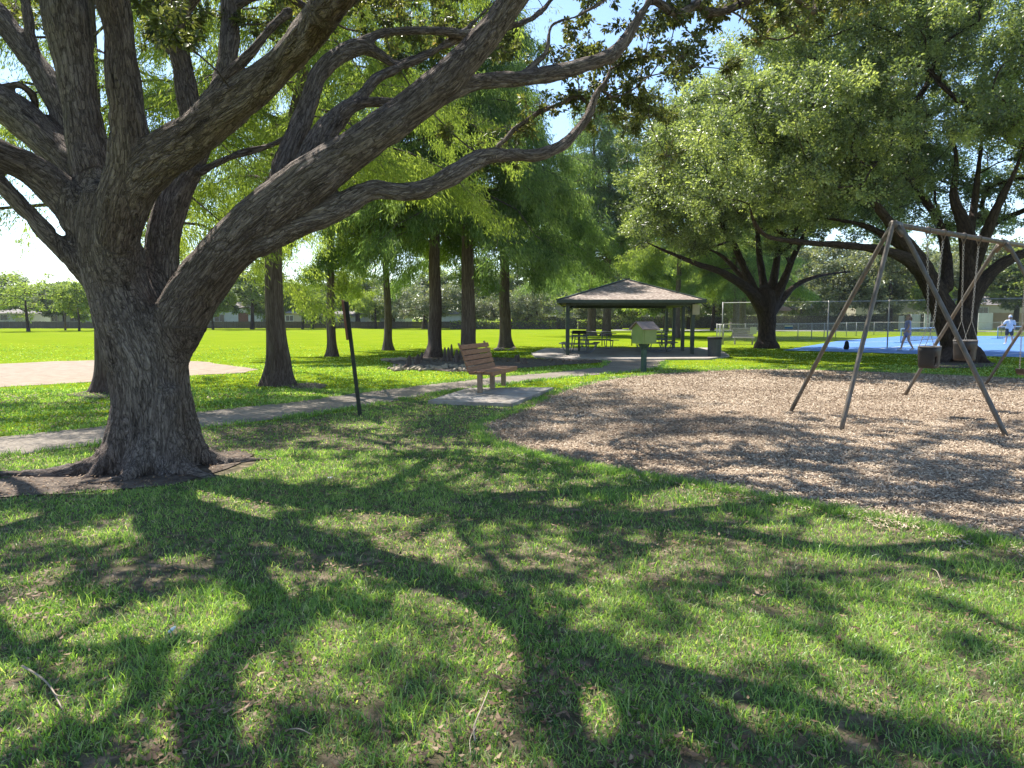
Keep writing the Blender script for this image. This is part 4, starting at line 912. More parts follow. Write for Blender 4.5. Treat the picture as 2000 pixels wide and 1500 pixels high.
def far(kind, px, D, top, label, wpx=None, group='trees along the far side of the lawn', rz=None, name='tree'):
    spec = {'round': (9, 4.2, .22, 90, 150, 61, 'leaf_bg', .30, .2), 'tall': (13, 4.6, .28, 130, 150, 62, 'leaf_bg', .32, .2), 'grey': (8, 5.2, .3, 110, 170, 63, 'leaf_grey', .24, .15),
            'sparse': (9, 3.8, .16, 60, 70, 64, 'leaf_lime', .3, .14), 'lime': (9, 4.0, .2, 90, 150, 65, 'leaf_lime', .32, .2), 'dark': (11, 5.5, .4, 140, 170, 66, 'leaf_grey', .3, .19)}[kind]
    Hn = 1.6 + (HY - top) / FPX * D; s = Hn / spec[0]; x = (px - 1000) / FPX * D
    r = empty(name, (x, D, 0), (rz if rz is not None else (px * .37) % 6.28), label=label, cat='tree', group=group)
    sx = s if wpx is None else wpx / 2 / FPX * D / spec[1]
    r.scale = (sx, sx, s)
    if kind not in protos:
        protos[kind] = bg_tree(*spec); objs = protos[kind]
    else:
        objs = [o.copy() for o in protos[kind]]; [COL.objects.link(o) for o in objs]
    for o in objs: o.parent = r
    return r
far('sparse', 58, 82, 528, 'thin-leaved tree with a short dark trunk at the left edge of the far lawn', 150)
far('lime', 157, 86, 545, 'small round tree in front of the white house beyond the fence', 80)
far('lime', 418, 96, 560, 'small tree seen right under the fork of the big oak', 90)
far('round', 494, 96, 508, 'broad bright green tree left of the nearest cypress trunk', 150)
far('lime', 592, 98, 545, 'round bright tree between the nearest cypress and the slender one', 100)
far('round', 612, 102, 560, 'tree with a thick dark trunk just right of the round bright tree', 70)
far('tall', -20, 112, 520, 'dense tree at the left edge behind the fence', 160)
far('tall', 250, 118, 560, 'tree behind the trunk of the big oak beyond the fence', 160)
far('tall', 540, 125, 540, 'tree beyond the fence behind the nearest cypress', 150)
far('tall', 700, 118, 520, 'tree beyond the fence right of the leaning sign post', 170)
far('lime', 735, 104, 560, 'yellow green tree left of the pale fluted cypress', 90)
far('grey', 830, 100, 545, 'grey green spreading tree behind the dark-trunked cypress', 190)
far('tall', 900, 122, 505, 'tall tree beyond the hedge behind the bench', 170)
far('grey', 1030, 100, 560, 'grey green tree above the clipped hedge', 120)
far('tall', 1010, 128, 500, 'tall far tree left of the pavilion', 180)
far('sparse', 1100, 104, 565, 'loose tree left of the pavilion before the long pale wall', 110)
far('grey', 1180, 100, 575, 'low tree seen under the pavilion roof', 120)
far('round', 1245, 92, 560, 'tree seen under the right half of the pavilion roof', 100)
far('tall', 1180, 122, 470, 'tall tree rising behind the pavilion roof', 190)
far('lime', 1300, 84, 480, 'bright green tree right above the pavilion roof', 180)
far('round', 1390, 88, 500, 'bright green tree between the pavilion and the short-trunked oak', 150)
far('tall', 1400, 112, 440, 'tall tree behind the bright tree right of the pavilion', 200)
far('round', 1560, 95, 520, 'tree beyond the court left of the tan house', 110)
far('dark', 1640, 92, 470, 'dark spreading tree beyond the court left of the swing legs', 210)
far('dark', 1735, 88, 480, 'dark spreading tree beyond the court in front of the pale building', 180)
far('lime', 1815, 84, 545, 'light green bushy tree beyond the court left of the two-stemmed oak', 80)
far('dark', 1890, 100, 470, 'dark tree behind the two-stemmed oak', 200)
far('tall', 1980, 96, 480, 'tree beyond the tan wooden fence at the right edge', 170)
far('tall', 2080, 90, 470, 'tree beyond the court just outside the right edge', 170)
far('tall', 1500, 120, 450, 'tall tree far behind the short-trunked oak', 180)
far('tall', 1780, 125, 460, 'tall tree far behind the court', 200)
far('tall', 380, 122, 545, 'tree beyond the fence left of the nearest cypress', 150)
far('tall', 130, 120, 555, 'tree behind the white house', 110)
far('lime', 210, 92, 575, 'low green tree half hidden by the left side of the oak trunk', 60)
far('dark', 1345, 100, 560, 'dark tree right of the pavilion behind the beige panel', 130)
far('grey', 960, 108, 575, 'grey green tree behind the hedge left of the last cypress', 110)
far('dark', 1455, 104, 545, 'dark tree seen behind the pair of cypress trunks', 120)
far('grey', 770, 110, 570, 'grey green tree behind the pale fluted cypress', 130)
# distant woods that close the view
n = 90000; rgw = np.random.default_rng(4); wx = rgw.uniform(-230, 230, n); top_ = 6.8 + 4.5 * n2(wx, wx * 0, .06, 91, 4); wz = top_ * rgw.random(n) ** .6; wy = 165 + 3 * rgw.standard_normal(n)
Vw, Fw = leaf_quads(np.stack([wx, wy, wz], 1), rgw.standard_normal((n, 3)), rgw.standard_normal((n, 3)) + [0, -.6, .5], np.full(n, .9), np.full(n, .6))
tag(np_obj('distant_woods', Vw, Fw, M['leaf_bg'], attrs={'tint': np.clip(.35 + .8 * (n2(wx, wz, .3, 92, 3) - .5) + .15 * rgw.standard_normal(n), 0, 1)}), kind='stuff')
# small palm before the white house
pr = empty('palm_tree', ((130 - 1000) / FPX * 90, 90, 0), label='small palm with a thin pale trunk in front of the white house', cat='tree')
b = MB(); b.tube([(0, 0, -.1), (.05, 0, 1.5), (0, 0, 3.9)], [.13, .10, .09], 8); b.build('trunk', M['bark_cyp'], pr, smooth=True)
nl = 2600; az = rng.random(nl) * 6.28; el = rng.choice([.9, .5, .1, -.4], nl); fr = np.floor(rng.random(nl) * 26); az = fr * .6; el = np.sin(fr * 1.7) * .6 + .3; t = rng.random(nl)
d = np.stack([np.cos(az) * np.cos(el), np.sin(az) * np.cos(el), np.sin(el)], 1); c = np.array([0, 0, 3.9]) + d * (t * 1.5)[:, None]; c[:, 2] -= t ** 2 * .9
sd = np.stack([-np.sin(az), np.cos(az), np.zeros(nl)], 1) * rng.choice([-1, 1], nl)[:, None]; dd = sd + d * .5; dd[:, 2] -= .5
V, F = leaf_quads(c, dd, rng.standard_normal((nl, 3)), np.full(nl, .38), np.full(nl, .05)); np_obj('crown', V, F, M['leaf_bg'], pr, attrs={'tint': np.clip(.4 + .2 * rng.standard_normal(nl), 0, 1)})

# ------------------------------------------------------------------ cypress knees
def knee(x, y, h, r, seed, lean=(0, 0)):
    r *= .72
    rg = np.random.default_rng(seed); cp = Caps()
    pts = [(0, 0, -.06), (lean[0] * .3, lean[1] * .3, h * .35), (lean[0] * .7, lean[1] * .7, h * .7), (lean[0], lean[1], h * .95)]
    cp.chain(pts, [r * 1.5, r, r * .75, r * .48], 10)
    for _ in range(3):
        a = rg.random() * 6.28; cp.chain([(0, 0, .0), (math.cos(a) * r * 1.9, math.sin(a) * r * 1.9, -.03)], [r * .9, r * .45], 8)
    o = cp.build('cypress_knee', max(.012, r * .2), 3, M['bark_cyp']); bark_coords(o.data, [(np.array([(0, 0, -.1), (0, 0, h * .5), (0, 0, h)]), np.array([r, r, r]))])
    o.location = (x, y, 0); return o
KN = [((869, 703), .48, .09, 'left one of the four tall cypress knees beside the dark cypress trunk'), ((876, 706), .52, .1, 'second of the four tall cypress knees between the two trunks behind the bench'),
      ((882, 700), .56, .09, 'tallest cypress knee between the two trunks behind the bench'), ((892, 708), .46, .12, 'broad pointed cypress knee touching the trunk behind the bench')]
for i, (p, h, r, lb) in enumerate(KN):
    q = G(*p); tag(knee(q.x, q.y, h, r, 100 + i), lb, 'cypress knee', 'cypress knees on the bare soil')
KS = [((797, 716), .34, .15, 'wide gnarled cypress knee at the left end of the bare soil patch'), ((814, 714), .36, .14, 'dark stout cypress knee left of the dark cypress trunk'), ((822, 704), .3, .09, 'small pointed cypress knee close to the dark cypress trunk'),
      ((790, 722), .14, .12, 'lowest knee at the front left of the bare soil patch'), ((1010, 707), .26, .12, 'dark cypress knee right behind the right end of the bench'), ((1006, 701), .16, .08, 'small cypress knee far behind the bench seat'), ((1022, 712), .2, .16, 'flat cypress knee right of the bench seat')]
for i, (p, h, r, lb) in enumerate(KS):
    q = G(*p); tag(knee(q.x, q.y, h, r, 120 + i, (.05, 0)), lb, 'cypress knee', 'cypress knees on the bare soil')
# ragged surface roots and stones on the bare soil
mbv = Caps(); rg = np.random.default_rng(9)
for i in range(90):
    a, b_ = rg.uniform(760, 925), rg.uniform(716, 725)
    if i > 60: a, b_ = rg.uniform(965, 1010), rg.uniform(681, 685)
    if i > 75: a, b_ = rg.uniform(750, 800), rg.uniform(702, 706)
    q = G(a, b_); L_ = .08 + .12 * rg.random(); d = nrm(rg.standard_normal(3) * np.array([1, 1, .2])) * L_; r = .03 + .05 * rg.random()
    mbv.chain([(q.x - d[0], q.y - d[1], r * .5), (q.x, q.y, r * .8), (q.x + d[0], q.y + d[1], r * .5)], [r * .6, r, r * .6], 6)
mm = MB(); mm.v = mbv.v if hasattr(mbv, 'v') else [tuple(v) for v in mbv.V]; mm.f = mbv.F
tag(mm.build('root_rubble', M['twig'], smooth=False), kind='stuff')

# ------------------------------------------------------------------ bench
def make_bench(name, loc, rz, slat, leg, length=1.75, legs=(-.8, 0, .8), **kw):
    """local x = along the bench, local +y = the way it faces"""
    r = empty(name, loc, rz, **kw)
    s = MB()
    for i, y in enumerate((-.13, .04, .21)): s.box((0, y, .42), (length, .145, .04), bev=.008)
    s.box((0, .30, .395), (length, .04, .09), bev=.008)
    s.build('seat', slat, r)
    bk = MB(); ang = R(18)
    for i in range(5):
        z = .47 + i * .112; y = -.215 - (z - .45) * math.tan(ang)
        bk.box((0, y, z), (length, .035, .098), Matrix.Rotation(ang, 3, 'X'), bev=.007)
    bk.build('backrest', slat, r)
    for x in legs:
        l = MB(); l.box((x, .02, .20), (.08, .10, .40), bev=.01); l.build('leg', leg, r)
    for x in (legs[0], legs[-1]):
        fr = MB(); fr.box((x, .03, .385), (.05, .46, .035)); fr.bar((x, -.19, .38), (x, -.44, 1.0), .05, .03, up=(0, 1, 0)); fr.build('bracket', leg, r)
    return r
ax = math.atan2(1.6, .48)
make_bench('park_bench', (-.44, 15.25, .075), ax - math.pi, M['woodbench'], M['benchleg'], label='brown slatted park bench on a concrete slab beside the wood chips', cat='bench')
q = G(1452, 673)
make_bench('park_bench', (q.x, q.y, 0), R(172), M['greybench'], M['greybench'], length=1.2, legs=(-.5, .5), label='grey slatted bench behind the chain-link fence left of the oak', cat='bench')

# ------------------------------------------------------------------ leaning sign post
r = empty('sign_post', tuple(G(704, 812)), label='thin dark post leaning left with a red-brown board seen edge on', cat='sign post')
b0 = G(704, 812); t0 = P(676, 589, b0.y); d = (t0 - b0)
b = MB().bar((0, 0, -.05), d, .055, .05, up=(0, 1, 0)); b.build('post', M['darkpost'], r)
b = MB(); u = d.normalized(); a0 = u * (d.length - .62) ; a1 = u * (d.length + .02)
b.bar(a0 + Vector((-.045, -.01, 0)), a1 + Vector((-.045, -.01, 0)), .026, .30, up=(-.13, .99, 0), bev=.004); b.build('board', M['rustpanel'], r)

# ------------------------------------------------------------------ house-shaped box on a post
q = G(1257, 727); r = empty('box_on_post', tuple(q), R(29), label='pale green house-shaped box with a shingle roof on a dark green post', cat='book box')
D = q.y; z0 = P(1257, 671, D).z; z1 = P(1257, 641, D).z; w = .5
b = MB().box((0, 0, z0 / 2), (.12, .12, z0)); b.build('post', M['greenpost'], r)
b = MB()
for sx in (-1, 1): b.bar((0, 0, z0 - .22), (sx * .19, 0, z0 - .02), .04, .04); b.bar((0, 0, z0 - .22), (0, sx * .19, z0 - .02), .04, .04)
b.build('brace', M['greenpost'], r)
hb = z1 - z0; b = MB()
v = [(-w/2, -w/2, z0), (w/2, -w/2, z0), (w/2, w/2, z0), (-w/2, w/2, z0), (-w/2, -w/2, z0 + hb), (w/2, -w/2, z0 + hb), (w/2, w/2, z0 + hb), (-w/2, w/2, z0 + hb), (-w/2, 0, z0 + hb + .17), (w/2, 0, z0 + hb + .17)]
b.add(v, [(0, 1, 2, 3), (0, 1, 5, 4), (2, 3, 7, 6), (1, 2, 6, 9, 5), (3, 0, 4, 8, 7), (4, 5, 9, 8), (7, 6, 9, 8)])
b.build('cabinet', M['greenpaint'], r)
b = MB(); b.box((0, -w/2 - .008, z0 + hb/2), (w - .1, .014, hb - .08), bev=.004); b.build('door', M['greenpaint'], r)
b = MB(); th = math.atan2(.17, w/2)
for s in (-1, 1):
    L = (w/2 + .07) / math.cos(th); b.box((0, s * (w/2 + .07) / 2, z0 + hb + .185 - math.tan(th) * (w/2 + .07) / 2), (w + .14, L, .022), Matrix.Rotation(-s * th, 3, 'X'))
b.build('roof', M['shingle_small'], r)

# ------------------------------------------------------------------ pavilion
pv = empty('pavilion', (5.2, 34.5, 0), label='open picnic pavilion with a hipped shingle roof on dark green steel posts', cat='pavilion')
def W(o): o.parent = pv; o.matrix_parent_inverse = Matrix.Translation((-5.2, -34.5, 0)); return o
EZ = 2.12
FL = Vector((2.28, 29.4, .06)); FR = Vector((7.58, 30.2, .06)); BR = Vector((8.5, 39.6, .06)); BL = Vector((3.05, 39.8, .06))
right = [FR, FR.lerp(BR, .31), FR.lerp(BR, .66), BR]
for p in [FL, BL] + right:
    W(MB().box((p.x, p.y, .06 + EZ / 2), (.15, .15, EZ), bev=.01).build('post', M['greensteel']))
b = MB(); top = .06 + EZ
for a_, c_ in ((FL, FR), (FR, BR), (BR, BL), (BL, FL)):
    b.bar((a_.x, a_.y, top), (c_.x, c_.y, top), .12, .17)
for p, qq in ((FL, FR), (FR, FL), (FR, BR), (BR, FR), (BL, FL), (FL, BL)):
    d = (qq - p).normalized(); b.bar((p.x, p.y, top - .35), (p.x + d.x * .4, p.y + d.y * .4, top - .05), .05, .05)
W(b.build('beam', M['greensteel']))
c = (FL + FR + BR + BL) / 4; apex = Vector((5.55, 35.0, 3.42)); cor = []
for p in (FL, FR, BR, BL):
    d = (p - c); d.z = 0; cor.append(Vector((p.x + d.x * .1, p.y + d.y * .1, top + .10)))
cor[0] = Vector((1.80, 28.6, top + .10)); cor[1] = Vector((7.88, 29.3, top + .12))
b = MB(); lo = [v + Vector((0, 0, -.06)) for v in cor]
b.add(cor + lo + [apex, apex - Vector((0, 0, .06))], [(0, 1, 8), (1, 2, 8), (2, 3, 8), (3, 0, 8), (5, 4, 9), (6, 5, 9), (7, 6, 9), (4, 7, 9)] + [(i, (i + 1) % 4, 4 + (i + 1) % 4, 4 + i) for i in range(4)])
W(b.build('roof', M['shingle'], fixn=False))
b = MB()
for v in cor: b.bar(v + Vector((0, 0, .02)), apex + Vector((0, 0, .03)), .12, .04)
for i in range(4): b.bar(cor[i] - Vector((0, 0, .04)), cor[(i + 1) % 4] - Vector((0, 0, .04)), .05, .13)
b.box(apex + Vector((0, 0, .03)), (.3, .3, .06)); W(b.build('roof_trim', M['greensteel']))
W(MB().box((FR.x + .10, FR.y - .12, 1.93), (.30, .06, .43), bev=.01).build('notice_panel', M['beige']))

# ------------------------------------------------------------------ picnic tables
def picnic(x, y, rz, label, mat, L=1.8):
    r = empty('picnic_table', (x, y, .06), rz, label=label, cat='picnic table', group='picnic tables under the pavilion')
    b = MB()
    for i in range(5): b.box((0, -.3 + i * .15, .75), (L, .135, .035), bev=.006)
    b.build('table_top', mat, r)
    for s in (-1, 1):
        b = MB()
        for k in (0, 1): b.box((0, s * (.62 + .14 * k), .44), (L, .125, .035), bev=.006)
        b.build('seat', mat, r)
    for sx in (-1, 1):
        b = MB(); X = sx * L * .34
        b.tube(smooth_path([(X, -.72, .41), (X, -.62, .16), (X, -.42, .04), (X, 0, .03), (X, .42, .04), (X, .62, .16), (X, .72, .41)], 5), .024, 8)
        b.tube([(X, -.25, .72), (X, -.36, .05)], .022, 8); b.tube([(X, .25, .72), (X, .36, .05)], .022, 8); b.tube([(X, -.7, .40), (X, .7, .40)], .02, 8)
        b.build('leg', mat, r, smooth=True)
    return r
picnic(2.95, 31.2, R(80), 'blue-grey picnic table with curved tube legs at the left post of the pavilion', M['bluegrey'])
picnic(4.2, 35.6, R(10), 'picnic table in the back left of the pavilion', M['bluegrey'])
picnic(6.55, 32.4, R(84), 'picnic table right behind the green box', M['bluegrey'])
picnic(7.1, 36.6, R(5), 'picnic table at the back right posts of the pavilion', M['bluegrey'])
# charcoal grill pedestal / bin at the left table
q = Vector((3.1, 33.2, .06)); r = empty('grill', tuple(q), label='low dark grill box on a stand behind the left pavilion table', cat='grill')
MB().box((0, 0, .4), (.1, .1, .8)).build('stand', M['greensteel'], r); MB().box((0, 0, .86), (.62, .4, .16), bev=.02).build('fire_box', M['black'], r)
# low rail behind the pavilion
r = empty('low_rail', (3.3, 40.6, 0), label='long low dark rail behind the pavilion', cat='rail')
b = MB().tube([(0, 0, .78), (5.3, .2, .78)], .03, 8); b.build('rail', M['greensteel'], r, smooth=True)
for i in range(4): MB().tube([(.1 + i * 1.7, i * .06, 0), (.1 + i * 1.7, i * .06, .78)], .03, 8).build('post', M['greensteel'], r, smooth=True)

# ------------------------------------------------------------------ bin
q = G(1395, 699); r = empty('trash_can', tuple(q), label='round charcoal trash can at the right corner of the pavilion', cat='trash can')
b = MB(); prof = [(.235, 0), (.25, .02), (.262, .4), (.27, .74), (.262, .76)]; n = 28
V = [(rr * math.cos(2 * math.pi * k / n), rr * math.sin(2 * math.pi * k / n), z) for rr, z in prof for k in range(n)]
F = [(i * n + k, i * n + (k + 1) % n, (i + 1) * n + (k + 1) % n, (i + 1) * n + k) for i in range(len(prof) - 1) for k in range(n)] + [tuple(range(n))[::-1]]
b.add(V, F); b.build('body', M['bin'], r, smooth=False)
b = MB(); prof = [(.285, .745), (.30, .75), (.30, .80), (.27, .83), (.15, .84), (.13, .80)]
V = [(rr * math.cos(2 * math.pi * k / n), rr * math.sin(2 * math.pi * k / n), z) for rr, z in prof for k in range(n)]
F = [(i * n + k, i * n + (k + 1) % n, (i + 1) * n + (k + 1) % n, (i + 1) * n + k) for i in range(len(prof) - 1) for k in range(n)]
b.add(V, F); b.build('lid', M['black'], r, smooth=False)

# ------------------------------------------------------------------ swing set
BD = Vector((.797, .604, 0)); PD = Vector((-.604, .797, 0)); A1 = Vector((5.66, 10.75, 2.96)); A2 = A1 + BD * 4.12; A3 = A2 + BD * 4.12
ss = empty('swing_set', (A1.x, A1.y, 0), label='weathered steel swing set frame with splayed tube legs on the wood chips', cat='swing set')
def S_(o): o.parent = ss; o.matrix_parent_inverse = Matrix.Translation((-A1.x, -A1.y, 0)); return o
S_(MB().tube([A1 - BD * .06, A3 + BD * 3], .040, 14).build('top_beam', M['galv'], smooth=True))
def leg(top, foot, r=.033):
    m = top.lerp(foot, .06) + Vector((0, 0, .045)); Q = smooth_path([top, m, top.lerp(foot, .5), foot + Vector((0, 0, -.12))], 5)
    S_(MB().tube(Q, r, 12).build('leg', M['galv'], smooth=True))
for i, A in enumerate((A1, A2, A3)):
    a = A + Vector((0, 0, -.03)); fz = Vector((A.x, A.y, 0))
    leg(a + PD * .05, fz + PD * 1.65); leg(a - PD * .05, fz - PD * 1.65)
    b = MB(); b.tube([A - BD * .10, A + BD * .12], .058, 14); b.tube([A + PD * .0, A + PD * .12 + Vector((0, 0, -.16))], .045, 10); b.tube([A, A - PD * .12 + Vector((0, 0, -.16))], .045, 10)
    b.tube([A + BD * .03 + Vector((0, 0, -.02)), A + BD * .03 + Vector((0, 0, .075))], .012, 6)
    S_(b.build('joint', M['galv'], smooth=True))
leg(A1 - BD * .06, Vector((A1.x, A1.y, 0)) - BD * 1.32 + PD * .02)
CH_T = {}
for s in (1.07, 1.63, 2.42, 3.04, 5.3, 5.9):
    c = A1 + BD * s; b = MB()
    n_ = 14; ring_ = [c + PD * .047 * math.cos(t) + Vector((0, 0, 1)) * .047 * math.sin(t) for t in np.arange(n_) * 2 * math.pi / n_]
    b.tube(ring_, .010, 6, closed=True); b.tube([c + PD * .047, c + Vector((0, 0, -.13))], .008, 6); b.tube([c - PD * .047, c + Vector((0, 0, -.13))], .008, 6)
    S_(b.build('hanger', M['galv'], smooth=True))
def chain_mesh(a, b_, r=.0048, pitch=.042):
    a = Vector(a); b_ = Vector(b_); d = b_ - a; n = max(2, int(d.length / pitch)); d.normalize(); x = d.cross(Vector((0, 1, 0))).normalized(); y = d.cross(x); m = MB(); st = (b_ - a) / n
    for i in range(n):
        c = a + st * (i + .5); s = x if i % 2 else y; hl = pitch * .68; w = .0135
        pts = [c + d * hl * math.cos(t) + s * w * math.sin(t) for t in np.arange(8) * math.pi / 4]
        m.tube(pts, r, 4, closed=True)
    return m
def bucket_swing(s1, s2, seatz, label, rot):
    t1 = A1 + BD * s1 + Vector((0, 0, -.13)); t2 = A1 + BD * s2 + Vector((0, 0, -.13)); mid = (t1 + t2) / 2; mid.z = seatz
    r = empty('bucket_swing', tuple(mid), math.atan2(BD.y, BD.x) + rot, label=label, cat='baby swing', group='bucket swings on chains'); inv = r.matrix_basis.inverted() if False else Matrix.Identity(4)
    Rz = Matrix.Rotation(-(math.atan2(BD.y, BD.x) + rot), 3, 'Z'); loc = lambda v: Rz @ (Vector(v) - mid)
    # tub: front and back walls, sides with leg holes
    tub = MB(); n = 24
    def prof(z, ty):
        out = []
        for k in range(n):
            t = 2 * math.pi * k / n; cx, sx = math.cos(t), math.sin(t); e = .42
            px = math.copysign(abs(cx) ** e, cx) * (.18 - .022 * ty); py = math.copysign(abs(sx) ** e, sx) * (.14 - .012 * ty); out.append((px, py, z))
        return out
    rings = [(.17, 0), (.10, .2), (.02, .45), (-.06, .7), (-.13, 1.0), (-.165, 1.6)]
    vs = []
    for z, ty in rings: vs += prof(z, ty)
    fs = []
    for i in range(len(rings) - 1):
        for k in range(n):
            ang = (k + .5) / n * 360
            hole = i in (3,) and (50 < ang < 80 or 100 < ang < 130 or 230 < ang < 260 or 280 < ang < 310)
            hole = (i in (2, 3)) and (222 < ang < 262 or 278 < ang < 318)
            if not hole: fs.append((i * n + k, i * n + (k + 1) % n, (i + 1) * n + (k + 1) % n, (i + 1) * n + k))
    fs.append(tuple((len(rings) - 1) * n + k for k in range(n)))
    tub.add(vs, fs); o = tub.build('seat', M['rubber'], r, smooth=True); so = o.modifiers.new('thick', 'SOLIDIFY'); so.thickness = .014; so.offset = 0
    e = MB(); e.tube([Vector(p) for p in prof(.172, 0)], .012, 6, closed=True); e.build('rim', M['rubber_edge'], r, smooth=True)
    for t, sgn in ((t1, -1), (t2, 1)):
        lt = loc(t); k = Vector((sgn * .165, 0, .52)); m = chain_mesh(lt, k); m.build('chain', M['chain'], r, smooth=False)
        h = MB()
        for yy in (-.11, .11): h.tube([k, Vector((sgn * .175, yy, .175))], .005, 5)
        h.build('hanger_strap', M['chain'], r)
    return r
bucket_swing(1.07, 1.63, .96, 'left bucket baby swing of grey rubber hanging on two chains', .15)
bucket_swing(2.42, 3.04, 1.03, 'right bucket baby swing of brown-grey rubber hanging in front of the oak stems', -.1)
# third swing, mostly outside the picture
t1 = A1 + BD * 5.3 + Vector((0, 0, -.13)); t2 = A1 + BD * 5.9 + Vector((0, 0, -.13)); mid = (t1 + t2) / 2; mid.z = .6
r = empty('belt_swing', tuple(mid), label='single swing chain hanging at the right edge of the picture beyond the second leg pair', cat='swing')
for t, sg in ((t1, -1), (t2, 1)): chain_mesh(Vector(t) - mid, BD * .25 * sg).build('chain', M['chain'], r)
b = MB(); Q = smooth_path([BD * -.25, BD * -.18 + Vector((0, 0, -.09)), Vector((0, 0, -.13)), BD * .18 + Vector((0, 0, -.09)), BD * .25], 4)
for i in range(len(Q) - 1): b.bar(Q[i], Q[i + 1], .14, .01)
b.build('seat', M['rubber'], r)

# ------------------------------------------------------------------ chain-link fences
def link_fence(name, pts, h, label, post_px=(), mesh=.075, wire=.0055, step=3.0, midrail=None, posts=None):
    r = empty(name, (pts[0][0], pts[0][1], 0), label=label, cat='fence'); inv = Matrix.Translation((-pts[0][0], -pts[0][1], 0))
    def K(o): o.parent = r; o.matrix_parent_inverse = inv; return o
    rb = MB(); V = []; F = []; nb = 0
    for a, c in zip(pts[:-1], pts[1:]):
        a = Vector((*a, 0)); c = Vector((*c, 0)); L = (c - a).length; d = (c - a) / L; up = Vector((0, 0, 1))
        rb.tube([a + up * h, c + up * h], .024, 8)
        if midrail: rb.tube([a + up * midrail, c + up * midrail], .018, 6)
        m = max(1, round(L / step))
        for i in range(m + (1 if c == Vector((*pts[-1], 0)) else 0)):
            p = a + d * L * i / m; K(MB().tube([p, p + up * (h + .05)], .034, 8).build('post', M['fencegalv'], smooth=True))
        n = int(L / mesh); s = np.arange(-int(h / mesh), n) * mesh
        for sg in (1, -1):
            for q in s:
                x0, z0, x1, z1 = (q, .03, q + h, h) if sg > 0 else (q + h, .03, q, h)
                if x0 < 0: z0 += (0 - x0) * (z1 - z0) / (x1 - x0); x0 = 0
                if x1 < 0: z1 -= (0 - x1) * (z1 - z0) / (x0 - x1) if x0 != x1 else 0; x1 = 0
                if x1 > L: z1 = z0 + (L - x0) * (z1 - z0) / (x1 - x0) if x1 != x0 else z1; x1 = L
                if x0 > L: z0 = z1 - (x1 - L) * 0 + (z1 - z0) * 0 if False else z0 + (x0 - L); x0 = L
                if z1 <= z0: continue
                p = a + d * x0 + up * z0; q2 = a + d * x1 + up * z1; nrm_ = Vector((d.y, -d.x, 0)) * .001 * sg
                tt = (q2 - p).normalized(); w = tt.cross(Vector((d.y, -d.x, 0))) * wire / 2
                V += [p - w + nrm_, p + w + nrm_, q2 + w + nrm_, q2 - w + nrm_]; F.append((nb, nb + 1, nb + 2, nb + 3)); nb += 4
    K(rb.build('rail', M['fencegalv'], smooth=True)); K(np_obj('wire_mesh', np.array([tuple(v) for v in V]), np.array(F), M['fencegalv']))
    return r
link_fence('chainlink_fence', [(12.35, 42.2), (19.25, 36.8), (22.7, 31.6), (25.5, 26.0)], 2.45, 'tall chain-link fence along the near edge of the blue court', step=3.3)
link_fence('chainlink_fence', [(12.45, 42.3), (13.4, 47.0), (20.1, 50.5), (33.5, 66.5), (60, 66.5)], 1.15, 'low chain-link fence along the far edge of the blue court', mesh=.09, step=3.0)
q = Vector((14.0, 42.5, 0)); q = P(1471, 645.5, 41.0)
tag(MB().box((q.x, q.y - .05, q.z), (.36, .012, .40)).build('notice_sign', M['frame']), 'white notice sign hanging on the fence left of the short-trunked oak', 'sign')
q = P(1541, 638.5, 38.9); r = empty('banner_sign', tuple(q), R(-38), label='small blue and white sign on the court fence right of the short-trunked oak', cat='sign')
MB().box((0, -.05, .045), (.42, .012, .09)).build('white_half', M['frame'], r); MB().box((0, -.05, -.045), (.42, .012, .09)).build('blue_half', M['bluesign'], r)

# ------------------------------------------------------------------ nets on the court
def net(a, b_, label, h=.9):
    a = Vector((*a, 0)); b_ = Vector((*b_, 0)); r = empty('court_net', tuple(a), label=label, cat='net', group='pickleball nets'); d = b_ - a; L = d.length; d.normalize(); n = Vector((-d.y, d.x, 0)); up = Vector((0, 0, 1))
    for t in (0, L): 
        m = MB(); m.tube([d * t, d * t + up * (h + .03)], .03, 8); m.tube([d * t + n * .4 + up * .03, d * t - n * .4 + up * .03], .03, 8); m.build('post', M['bluepaint'], r, smooth=True)
    m = MB(); m.bar(up * h, d * L + up * h, .02, .06); m.build('top_band', M['line'], r)
    m = MB(); k = int(L / .06)
    for i in range(k): m.bar(d * L * i / k + up * .12, d * L * i / k + up * (h - .03), .005, .005)
    for i in range(12): m.bar(up * (.12 + i * .065), d * L + up * (.12 + i * .065), .005, .005)
    m.bar(up * .10, d * L + up * .10, .03, .03); m.build('net_mesh', M['net'], r)
q1 = G(1759, 670); q2 = G(1890, 661); net(tuple(q1)[:2], tuple(q2)[:2], 'portable court net behind the walking woman')
q1 = G(1948, 662); q2 = G(2060, 657); net(tuple(q1)[:2], tuple(q2)[:2], 'portable court net beside the man in the white shirt')
q = G(1657, 683); bp = Caps(); bp.chain([(0, 0, .1), (0, 0, .24)], [.13, .11], 12); bp.chain([(-.07, .0, .08), (-.06, .0, .16)], [.09, .07], 10); bp.chain([(.06, .0, .30), (.0, .0, .36), (-.05, 0, .30)], [.015, .015, .015], 8)
o = bp.build('backpack', .015, 3, M['black']); o.location = (q.x, q.y + .2, 0); o.scale = (1, .8, 1.25); tag(o, 'black backpack standing at the near edge of the blue court', 'bag')

